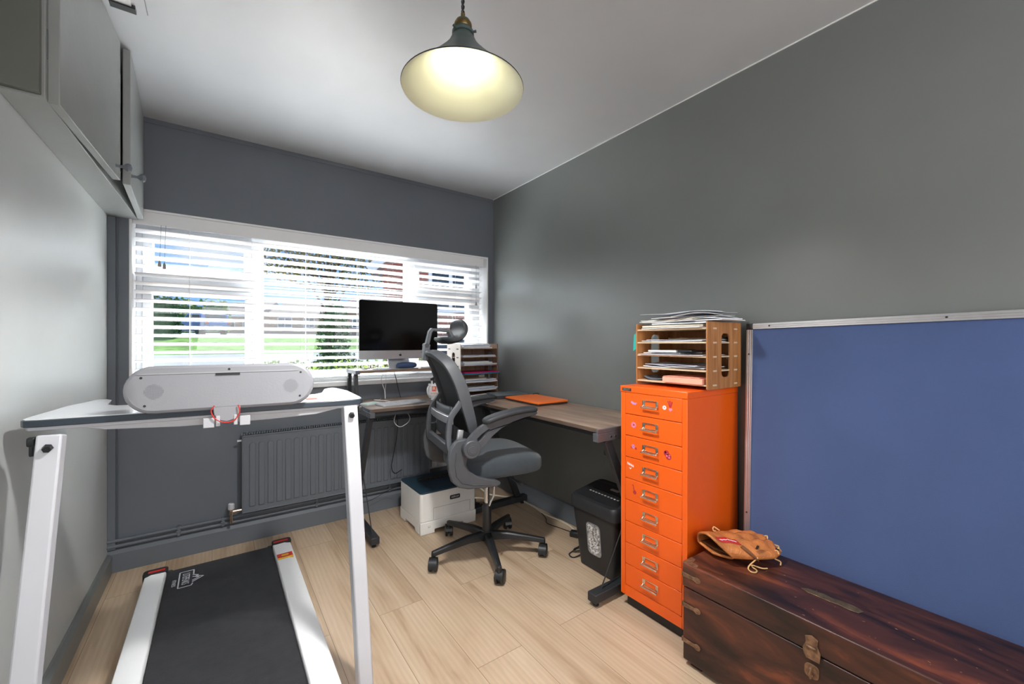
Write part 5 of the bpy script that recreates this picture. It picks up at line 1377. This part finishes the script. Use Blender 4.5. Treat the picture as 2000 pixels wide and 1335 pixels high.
mb = MB(); mb.box(0.08, 0.225, PH - 0.012, 0.33, 0.25, PH + 0.014)
for k in range(7): mb.box(0.09 + k * 0.034, 0.217, PH - 0.010, 0.11 + k * 0.034, 0.226, PH + 0.008)
mb.build('output_rollers', M['black'], pr, bevel=0.003)
mb = MB(); mb.prism(rrect(0.235, 0.197, 0.072, 0.026, 0.006, 3), 'y', -0.002, 0.001); nb_ = mb.build('badge', M['black'], pr)
text('XEROX', 'badge_lettering', M['white'], nb_, frame_T((0.235, -0.0022, 0.197), (1, 0, 0), (0, 0, 1)), size=0.017, depth=0.0003)
seam = pbr('panel_seam', (120, 122, 126), 0.6, var=0)
mb = MB()
for p, q in (((0.085, 0.085), (0.085, 0.155)), ((0.085, 0.155), (0.345, 0.155)), ((0.345, 0.155), (0.345, 0.085))):
    mb.rect([(p[0], -0.0003, p[1]), (q[0], -0.0003, q[1])], 0.0013, 0.0013, up=(0, 1, 0))
mb.build('front_flap_seam', seam, pr)
B(0.365, -0.0015, 0.228, 0.373, 0.001, 0.236).build('power_button', M['white'], pr, bevel=0.001)
mb = MB(); mb.box(0.050, -0.0012, 0.040, 0.0515, 0.0, 0.052); mb.box(0.050, -0.0012, 0.040, 0.062, 0.0, 0.0415); mb.box(0.0605, -0.0012, 0.040, 0.062, 0.0, 0.052); mb.build('tray_icon', seam, pr)

# ================================================================ SHREDDER
sh = thing('paper_shredder', 'black paper shredder bin with clear window beside the orange cabinet', 'shredder', (1.68, 1.495, 0))
shm = pbr('matt_black_plastic', (38, 40, 43), 0.5, var=0.05, bump=0.05, bscale=300)
def shr(w0, d0, z0, w1, d1, z1, r0, r1):
    m = MB(); a, b_ = rrect(0, 0, d0, w0, r0, 4), rrect(0, 0, d1, w1, r1, 4)
    n_ = len(a); m.add([(x, y, z0) for x, y in a] + [(x, y, z1) for x, y in b_], [tuple(range(n_)), tuple(n_ + k for k in range(n_))] + [(k, (k + 1) % n_, n_ + (k + 1) % n_, n_ + k) for k in range(n_)]); return m
shr(0.235, 0.17, 0.004, 0.305, 0.235, 0.315, 0.02, 0.03).build('bin', shm, sh, bevel=0.003)
hd = MB(); a = rrect(0, 0, 0.255, 0.325, 0.035, 5); n_ = len(a)
topz = lambda x, ex: 0.372 + (x + 0.128) / 0.255 * 0.036
lv = [(1.0, lambda x: 0.313), (1.0, lambda x: topz(x, 0) - 0.025), (0.985, lambda x: topz(x, 0) - 0.010), (0.94, lambda x: topz(x, 0))]
vs = [(x * s_, y * s_, f(x)) for s_, f in lv for x, y in a]
fs = [tuple(range(n_)), tuple(3 * n_ + k for k in range(n_))] + [(i * n_ + k, i * n_ + (k + 1) % n_, (i + 1) * n_ + (k + 1) % n_, (i + 1) * n_ + k) for i in range(3) for k in range(n_)]
hd.add(vs, fs); hdo = hd.build('shredder_head', shm, sh)
m = MB(); aa = rrect(0.0, 0, 0.200, 0.275, 0.02, 4); m.add([(x, y, topz(x, 0) + 0.0012) for x, y in aa] + [(x, y, topz(x, 0) - 0.004) for x, y in aa], [tuple(range(len(aa))), tuple(len(aa) + k for k in range(len(aa)))] + [(k, (k + 1) % len(aa), len(aa) + (k + 1) % len(aa), len(aa) + k) for k in range(len(aa))]); m.build('top_plate', M['black'], hdo)
def topT(x, y, dz=0.0016): return Matrix.Translation((x, y, topz(x, 0) + dz)) @ Matrix.Rotation(-math.atan2(0.036, 0.255), 4, 'Y')
lgrey = pbr('print_light_grey', (176, 172, 170), 0.5, var=0)
m = MB(); m.box(-0.004, -0.12, 0, 0.004, 0.10, 0.0008, T=topT(0.005, 0)); m.build('paper_slot', pbr('slot_dark', (8, 8, 8), 0.9, var=0), hdo)
m = MB()
for k in range(10): m.box(-0.004, 0.085 - k * 0.021, 0, 0.004, 0.096 - k * 0.021, 0.0008, T=topT(-0.030, 0))
m.build('warning_icons', lgrey, hdo)
for y, w in ((-0.015, 0.055), (-0.095, 0.045)):
    m = MB(); m.prism(rrect(0, 0, 0.020, w, 0.006, 3), 'z', 0, 0.0012, T=topT(0.045, y)); m.build('button_plate', lgrey, hdo)
m = MB(); m.tube([(x * 0.97, y * 0.985, topz(x, 0) - 0.002) for x, y in a if x > 0.02][:], 0.003, 6); m.build('silver_trim', M['alu'], hdo)
# window on the -X face (slanting with the bin wall)
def on_face(y, z): 
    return -(0.085 + (0.1175 - 0.085) * (z - 0.004) / 0.311) 
wf = rrect(-0.005, 0.175, 0.092, 0.165, 0.022, 5)
m = MB(); m.add([(on_face(y, z) - 0.003, y, z) for y, z in wf] + [(on_face(y, z) + 0.003, y, z) for y, z in wf], [tuple(range(len(wf))), tuple(len(wf) + k for k in range(len(wf)))] + [(k, (k + 1) % len(wf), len(wf) + (k + 1) % len(wf), len(wf) + k) for k in range(len(wf))])
wm = pbr('window_shreds', (150, 150, 150), 0.25, var=0.55, nscale=70, coat=0.6, stretch=(1, 1, 1)); wo = m.build('viewing_window', wm, sh)
m = MB(); rnd = random.Random(3)
for i in range(46):
    y, z = rnd.uniform(-0.042, 0.032), rnd.uniform(0.105, 0.245); a_ = rnd.uniform(0, 3.14); l_ = rnd.uniform(0.006, 0.014); x = on_face(y, z) - 0.0034 - 0.0001 * (i % 5)
    dy_, dz_ = l_ * math.cos(a_), l_ * math.sin(a_)
    m.rect([(x - 0.0 , y - dy_, z - dz_), (x, y + dy_, z + dz_)], 0.0006, 0.0026, up=(0, -dz_, dy_))
tag(m.build('paper_shreds', M['paper'], sh), kind='stuff')
m = MB(); m.tube([(on_face(y, z) - 0.0028, y, z) for y, z in rrect(-0.005, 0.175, 0.092, 0.165, 0.022, 5)], 0.0022, 6, closed=True); m.build('window_rim', pbr('rim_grey', (116, 118, 120), 0.4, var=0), sh)

# ================================================================ SOCKET, CABLES
sk = thing('wall_socket', 'white double wall socket beside the radiator with a plug in it', 'socket', (1.385, YW - 0.001, 0.27))
B(-0.075, -0.010, -0.045, 0.075, 0, 0.045).build('face_plate', M['plasticw'], sk, bevel=0.002)
B(-0.065, -0.04, -0.03, -0.02, -0.010, 0.03).build('plug', M['plasticw'], sk, bevel=0.004)
B(-0.05, -0.014, 0.025, -0.035, -0.010, 0.038).build('switch', M['white'], sk)
def cable(nm, label, ctrl, r, mt, group=None):
    m = MB(); m.tube(curve_pts(ctrl, 8), r, 6); return tag(m.build(nm, mt), label, 'cable', group)
cream = pbr('cream_flex', (226, 220, 202), 0.6, var=0.03)
cable('cable', 'cream extension lead running along the floor from the printer to the shredder', [(1.42, 2.58, 0.16), (1.50, 2.66, 0.14), (1.60, 2.70, 0.10), (1.69, 2.69, 0.03), (1.77, 2.66, 0.006), (1.845, 2.54, 0.006), (1.855, 2.36, 0.006), (1.835, 2.20, 0.006), (1.85, 2.08, 0.006), (1.845, 1.96, 0.008), (1.81, 1.87, 0.016)], 0.0055, cream)
cable('cable', 'cream cable curling on the floor behind the chair column', [(1.40, 2.72, 0.006), (1.52, 2.74, 0.006), (1.62, 2.72, 0.006), (1.66, 2.62, 0.006), (1.58, 2.56, 0.006), (1.46, 2.58, 0.006)], 0.0055, cream)
cable('cable', 'thin black cable trailing beside the cream lead towards the shredder', [(1.84, 2.24, 0.004), (1.80, 2.14, 0.004), (1.76, 2.08, 0.004), (1.78, 1.98, 0.004), (1.80, 1.90, 0.004)], 0.0028, M['black'])
cable('cable', 'black cable coiled on the floor left of the shredder', [(1.80, 1.80, 0.03), (1.77, 1.76, 0.005), (1.66, 1.72, 0.005), (1.60, 1.70, 0.005), (1.60, 1.66, 0.005), (1.70, 1.67, 0.005), (1.74, 1.70, 0.012), (1.67, 1.72, 0.012), (1.64, 1.70, 0.012), (1.70, 1.675, 0.012), (1.76, 1.68, 0.005)], 0.0035, M['black'])
pg = thing('plug', 'black plug socket on the cream lead lying near the skirting by the shredder', 'plug', (1.79, 1.83, 0.0), R(-60))
B(-0.045, -0.022, 0, 0.03, 0.022, 0.035).build('housing', M['black'], pg, bevel=0.008)
B(0.02, -0.01, 0.01, 0.05, 0.01, 0.025).build('strain_relief', M['black'], pg, bevel=0.004)
ex = thing('power_strip', 'dark power strip with plugs on the floor between printer and chair', 'power strip', (1.47, 2.62, 0), R(20))
B(-0.05, -0.09, 0, 0.03, 0.09, 0.045).build('housing', M['black'], ex, bevel=0.006)
for y in (-0.05, 0.0, 0.05):
    B(-0.04, y - 0.018, 0.045, 0.01, y + 0.018, 0.075).build('plug', M['black'], ex, bevel=0.005)
cable('cable', 'white cable looping down in front of the radiator below the desk edge', [(0.955, 2.70, 0.772), (0.93, 2.60, 0.74), (0.905, 2.56, 0.69), (0.94, 2.55, 0.655), (1.00, 2.56, 0.68), (1.02, 2.60, 0.71), (0.995, 2.66, 0.76), (0.99, 2.70, 0.776)], 0.0018, M['white'])
cable('cable', 'black cable hanging down from the desk in front of the radiator', [(0.99, 2.78, 0.776), (1.01, 2.79, 0.60), (0.985, 2.80, 0.42), (0.97, 2.80, 0.34), (1.00, 2.82, 0.28), (1.06, 2.84, 0.29)], 0.003, M['black'])
cable('cable', 'thin white cable hanging behind the desk shelf under the computer, left one', [(0.925, 2.83, 0.995), (0.915, 2.84, 0.93), (0.935, 2.84, 0.86), (0.94, 2.84, 0.80)], 0.0022, M['paper'])
cable('cable', 'thin white cable hanging behind the desk shelf under the computer, right one', [(0.945, 2.84, 0.995), (0.948, 2.845, 0.93), (0.944, 2.85, 0.86), (0.946, 2.85, 0.80)], 0.0012, M['paper'])
cable('cable', 'black cable hanging behind the desk shelf under the computer', [(1.00, 2.84, 0.995), (1.02, 2.845, 0.93), (1.04, 2.85, 0.85), (1.055, 2.855, 0.80)], 0.0028, M['black'])
cable('cable', 'thin dark cable sagging along the wall between desk leg and printer', [(0.75, 2.88, 0.10), (0.85, 2.87, 0.11), (0.95, 2.86, 0.15), (1.00, 2.80, 0.19)], 0.002, M['steel'])

# ================================================================ OUTSIDE: THE STREET BEYOND THE WINDOW
GP = [(3.2, -0.15), (8, 0.08), (15, 0.44), (21, 0.56), (25, 0.70), (34, 1.68), (46, 2.1), (90, 2.9), (160, 3.2)]
def gz(y):
    for (a, za), (b, zb_) in zip(GP, GP[1:]):
        if y <= b: return za + (zb_ - za) * (y - a) / (b - a)
    return GP[-1][1]
def ground(name, y0, y1, mt, x0=-90, x1=110):
    ys = [y0] + [p[0] for p in GP if y0 < p[0] < y1] + [y1]
    m = MB(); m.add([(x, y, gz(y)) for y in ys for x in (x0, x1)], [(2 * i, 2 * i + 1, 2 * i + 3, 2 * i + 2) for i in range(len(ys) - 1)])
    return struct(m.build(name, mt, smooth=False))
pav = pbr('peach_block_paving', (190, 172, 156), 0.9, var=0.25, nscale=9)
road_m = pbr('grey_asphalt', (150, 152, 156), 0.9, var=0.08, nscale=3)
grass_m = pbr('lawn_grass', (92, 132, 50), 0.95, var=0.3, nscale=2.5)
ground('front_paving', YW + 0.25, 16.5, pav)
ground('road', 16.5, 24, road_m)
ground('lawn', 24, 37, grass_m)
ground('far_street', 37, 160, road_m)

def leafcloud(m, blobs, n, size, seed=1):
    rnd = random.Random(seed)
    for _ in range(n):
        bx, by, bz, rx, ry, rz = rnd.choice(blobs)
        while True:
            p = Vector((rnd.uniform(-1, 1), rnd.uniform(-1, 1), rnd.uniform(-1, 1)))
            if 0.35 < p.length < 1: break
        c = Vector((bx + p.x * rx, by + p.y * ry, bz + p.z * rz))
        a = Vector((rnd.gauss(0, 1), rnd.gauss(0, 1), rnd.gauss(0, 1))).normalized() * size * rnd.uniform(0.6, 1.3)
        b = a.cross(Vector((rnd.gauss(0, 1), rnd.gauss(0, 1), rnd.gauss(0, 1)))).normalized() * a.length * 0.6
        k = len(m.v)
        m.v += [tuple(c - a), tuple(c + b), tuple(c + a), tuple(c - b)]; m.f.append((k, k + 1, k + 2, k + 3)); m.mi.append(0)
    return m
leaf_g = pbr('leaf_green', (70, 108, 58), 0.8, var=0.35, nscale=5)
leaf_o = pbr('leaf_olive', (128, 122, 66), 0.8, var=0.4, nscale=3)
leaf_y = pbr('leaf_lime', (132, 158, 70), 0.8, var=0.35, nscale=5)
bark = pbr('bark_brown', (84, 70, 58), 0.9, var=0.2)
def along(px, d):
    r = (px - 1000) / 807 * d; s_, c_ = math.sin(YAW), math.cos(YAW)
    return (s_ * d + c_ * r, c_ * d - s_ * r)
def tree(name, label, px, d, crown_z, blobs, n, size, mt, seed, trunk_r=0.12, branches=8):
    x, y = along(px, d); z0 = gz(y) - 0.05
    t = thing(name, label, 'tree', (x, y, z0), 0, None)
    m = MB(); rnd = random.Random(seed)
    m.tube([(0, 0, 0), (0.05, 0, (crown_z - z0) * 0.5), (0, 0.02, crown_z - z0 + 0.5)], [trunk_r, trunk_r * 0.8, trunk_r * 0.3], 8)
    for i in range(branches):
        b = rnd.choice(blobs); zz = rnd.uniform(0.5, 0.9) * (crown_z - z0)
        e = Vector((b[0] + rnd.uniform(-.6, .6) * b[3], b[1] + rnd.uniform(-.6, .6) * b[4], crown_z - z0 + b[2] + rnd.uniform(-.6, .8) * b[5])); s__ = Vector((0, 0, zz))
        m.tube([s__, s__.lerp(e, 0.5) + Vector((0, 0, 0.15)), e], [trunk_r * 0.35, trunk_r * 0.22, trunk_r * 0.08], 5)
    m.build('trunk', bark, t)
    m = MB(); leafcloud(m, [(b[0], b[1], crown_z - z0 + b[2], b[3], b[4], b[5]) for b in blobs], n, size, seed); m.build('foliage', mt, t, smooth=False)
    return t
tree('garden_tree', 'loose olive and brown leaved tree beyond the middle window pane', 640, 13, 3.55, [(0, 0, 0, 1.3, 1.0, 0.9), (-1.1, 0.2, 0.2, 0.9, 0.8, 0.7), (1.0, 0, 0.1, 1.0, 0.8, 0.8), (0.4, 0, 0.9, 1.0, 0.8, 0.6), (-0.8, 0, 1.0, 0.8, 0.8, 0.5)], 5200, 0.055, leaf_o, 11, branches=22)
tree('conifer', 'dense dark green upright shrub beyond the middle window pane', 652, 8.5, 1.15, [(0, 0, 0.2, 0.34, 0.34, 0.75), (0.12, 0, -0.5, 0.42, 0.4, 0.5), (-0.1, 0, -0.6, 0.35, 0.4, 0.5)], 4200, 0.035, leaf_g, 5, 0.05, 4)
def hedge(name, label, x0, y0, x1, y1, h, mt, n, size, seed):
    t = thing(name, label, 'hedge', ((x0 + x1) / 2, (y0 + y1) / 2, gz((y0 + y1) / 2) - 0.1))
    w, d = (x1 - x0) / 2, (y1 - y0) / 2
    m = MB(); leafcloud(m, [(-w + w * 2 * (i + .5) / 6, 0, h * k, w / 4, d, h * 0.3) for i in range(6) for k in (0.25, 0.55, 0.8)], n, size, seed); m.build('foliage', mt, t, smooth=False)
    m = MB(); m.box(-w * 0.9, -d * 0.7, 0, w * 0.9, d * 0.7, h * 0.85); m.build('dense_core', bark if False else leaf_g, t)
x, y = along(285, 25)
hedge('hedge', 'thick green hedge beyond the left window pane beside the blue car', x - 3.2, y - 0.7, x + 1.6, y + 0.7, 2.6, leaf_g, 6000, 0.10, 6)
x, y = along(640, 6.0)
hedge('flower_bed', 'low mixed green planting below the middle window pane', x - 1.0, y - 0.5, x + 1.7, y + 0.4, 0.98, leaf_y, 5200, 0.035, 8)
x, y = along(400, 44)
hedge('hedge', 'lime green bushes far behind the blue car', x - 7, y - 1, x + 2, y + 1, 3.4, leaf_y, 3000, 0.22, 9)
# the blue car seen from behind
x, y = along(392, 29)
car = thing('car', 'bright blue hatchback parked on the far verge seen from behind', 'car', (x, y, gz(y)), R(30))
cblue = pbr('car_blue', (40, 110, 200), 0.3, var=0.02, coat=0.5)
cglass = pbr('car_glass', (50, 62, 74), 0.1, var=0)
m = MB(); body = [(-1.9, 0.32), (-2.0, 0.5), (-2.0, 0.85), (-1.85, 0.95), (-1.65, 1.42), (-1.2, 1.50), (0.0, 1.48), (0.7, 1.05), (1.6, 0.92), (2.0, 0.72), (2.05, 0.40), (1.9, 0.28), (-1.6, 0.28)]
Tc = Matrix.Rotation(R(90), 4, 'Z')
m.prism(body, 'y', -0.85, 0.85, T=Tc); m.build('body', cblue, car, bevel=0.07, seg=3)
m = MB(); m.prism([(-1.87, 0.98), (-1.70, 1.40), (-1.66, 1.40), (-1.80, 0.98)], 'y', -0.66, 0.66, T=Matrix.Translation((0, -0.03, 0)) @ Tc); m.build('rear_window', cglass, car)
for s_ in (-1, 1):
    m = MB(); m.prism([(-1.5, 1.0), (-1.35, 1.38), (-0.1, 1.38), (0.5, 1.02)], 'y', s_ * 0.852 - 0.004, s_ * 0.852 + 0.004, T=Tc); m.build('side_window', cglass, car)
    m = MB(); m.box(s_ * 0.72 - 0.1, -2.03, 0.70, s_ * 0.72 + 0.1, -1.98, 0.92); m.build('tail_light', M['red'], car, bevel=0.01)
    for yy in (-1.25, 1.3):
        m = MB(); m.tube([(s_ * 0.70, yy, 0.31), (s_ * 0.88, yy, 0.31)], 0.31, 20); m.build('wheel', M['black'], car)
m = MB(); m.box(-0.26, -2.03, 0.50, 0.26, -1.99, 0.62); m.build('number_plate', M['paperc'], car)
m = MB(); m.box(-0.8, -2.04, 0.32, 0.8, -1.95, 0.47); m.build('bumper', M['black'], car, bevel=0.02)
# brick houses
def brick_mat(name, c1, c2, mo_, sc=1.0):
    m, n, l, p = new_mat(name)
    tc = n.new('ShaderNodeTexCoord'); sp = n.new('ShaderNodeSeparateXYZ'); ad = n.new('ShaderNodeMath'); co = n.new('ShaderNodeCombineXYZ'); br = n.new('ShaderNodeTexBrick')
    l.new(tc.outputs['Object'], sp.inputs[0]); l.new(sp.outputs['X'], ad.inputs[0]); l.new(sp.outputs['Y'], ad.inputs[1]); l.new(ad.outputs[0], co.inputs['X']); l.new(sp.outputs['Z'], co.inputs['Y']); l.new(co.outputs[0], br.inputs['Vector'])
    br.inputs['Scale'].default_value = sc; br.inputs['Brick Width'].default_value = 0.225; br.inputs['Row Height'].default_value = 0.075; br.inputs['Mortar Size'].default_value = 0.008
    br.inputs['Color1'].default_value = lin(c1); br.inputs['Color2'].default_value = lin(c2); br.inputs['Mortar'].default_value = lin(mo_)
    l.new(br.outputs['Color'], p.inputs['Base Color']); p.inputs['Roughness'].default_value = 0.9
    return m
brick = brick_mat('red_brick', (166, 92, 76), (138, 72, 60), (160, 144, 134))
brick2 = brick_mat('brown_brick', (176, 122, 92), (150, 100, 76), (180, 166, 152))
tile_m = pbr('roof_tiles', (120, 108, 104), 0.9, var=0.2, nscale=3, stretch=(1, 1, 12))
def house(label, px0, px1, d, wall_h, roof_h, wall_m, wins, rot=0.0, depth=7, gable=False):
    x0, y0 = along(px0, d); x1, y1 = along(px1, d)
    L_ = math.hypot(x1 - x0, y1 - y0); a = math.atan2(y1 - y0, x1 - x0) + rot
    zb_ = gz(y0) - 0.2
    h_ = thing('house', label, 'house', (x0, y0, zb_), a)
    B(0, 0, 0, L_, depth, wall_h).build('walls', wall_m, h_, smooth=False)
    m = MB()
    if gable: m.prism([(-0.3, wall_h - 0.15), (L_ / 2, wall_h + roof_h), (L_ + 0.3, wall_h - 0.15), (L_ + 0.3, wall_h - 0.3), (-0.3, wall_h - 0.3)], 'y', 0.02, depth + 0.2)
    else: m.prism([(-0.35, wall_h - 0.1), (depth / 2, wall_h + roof_h), (depth + 0.35, wall_h - 0.1)], 'x', -0.3, L_ + 0.3)
    m.build('roof', tile_m, h_, smooth=False)
    m = MB()
    if gable:
        for s_ in (0, 1):
            m.rect([(-0.3 if s_ == 0 else L_ + 0.3, -0.04, wall_h - 0.15), (L_ / 2, -0.04, wall_h + roof_h)], 0.04, 0.2, up=(0, 0, 1))
        m2_ = MB(); m2_.prism([(0.0, wall_h - 0.3), (L_ / 2, wall_h + roof_h - 0.2), (L_, wall_h - 0.3)], 'y', -0.012, 0.02); m2_.build('gable_wall', wall_m, h_, smooth=False)
    else: m.box(-0.3, -0.42, wall_h - 0.2, L_ + 0.3, -0.36, wall_h - 0.02)
    m.build('fascia', M['white'], h_, smooth=False)
    for wx, wz, ww, wh in wins:
        f = MB()
        f.ringprism([(wx, wz), (wx + ww, wz), (wx + ww, wz + wh), (wx, wz + wh)], [(wx + 0.07, wz + 0.07), (wx + ww - 0.07, wz + 0.07), (wx + ww - 0.07, wz + wh - 0.07), (wx + 0.07, wz + wh - 0.07)], 'y', -0.05, 0.0)
        f.box(wx + ww / 2 - 0.03, -0.045, wz + 0.07, wx + ww / 2 + 0.03, 0, wz + wh - 0.07)
        fo = f.build('window', M['white'], h_, smooth=False); B(wx + 0.07, -0.02, wz + 0.07, wx + ww - 0.07, -0.005, wz + wh - 0.07).build('pane', cglass, fo, smooth=False)
    return h_
house('near red brick house seen through the right end of the blind', 748, 1010, 9.0, 3.0, 1.3, brick, [(1.05, 1.9, 0.95, 0.95), (2.3, 1.9, 0.5, 0.95), (1.05, 0.4, 1.0, 1.0)], rot=R(-8), gable=True)
house('brown brick bungalow across the street beyond the middle pane', 525, 625, 46, 2.4, 1.8, brick2, [(1, 0.9, 1.6, 1.1), (3.9, 0.9, 1.2, 1.1)], depth=8)
house('distant bungalow behind the blue car beyond the left pane', 425, 500, 52, 2.5, 2.0, brick2, [(1, 0.9, 1.2, 1.1), (3.2, 0.9, 1.0, 1.1)], depth=8)
house('distant bungalow with grey roof right of the conifer', 668, 760, 40, 2.6, 2.0, brick2, [(1, 0.9, 1.4, 1.1)], depth=8)
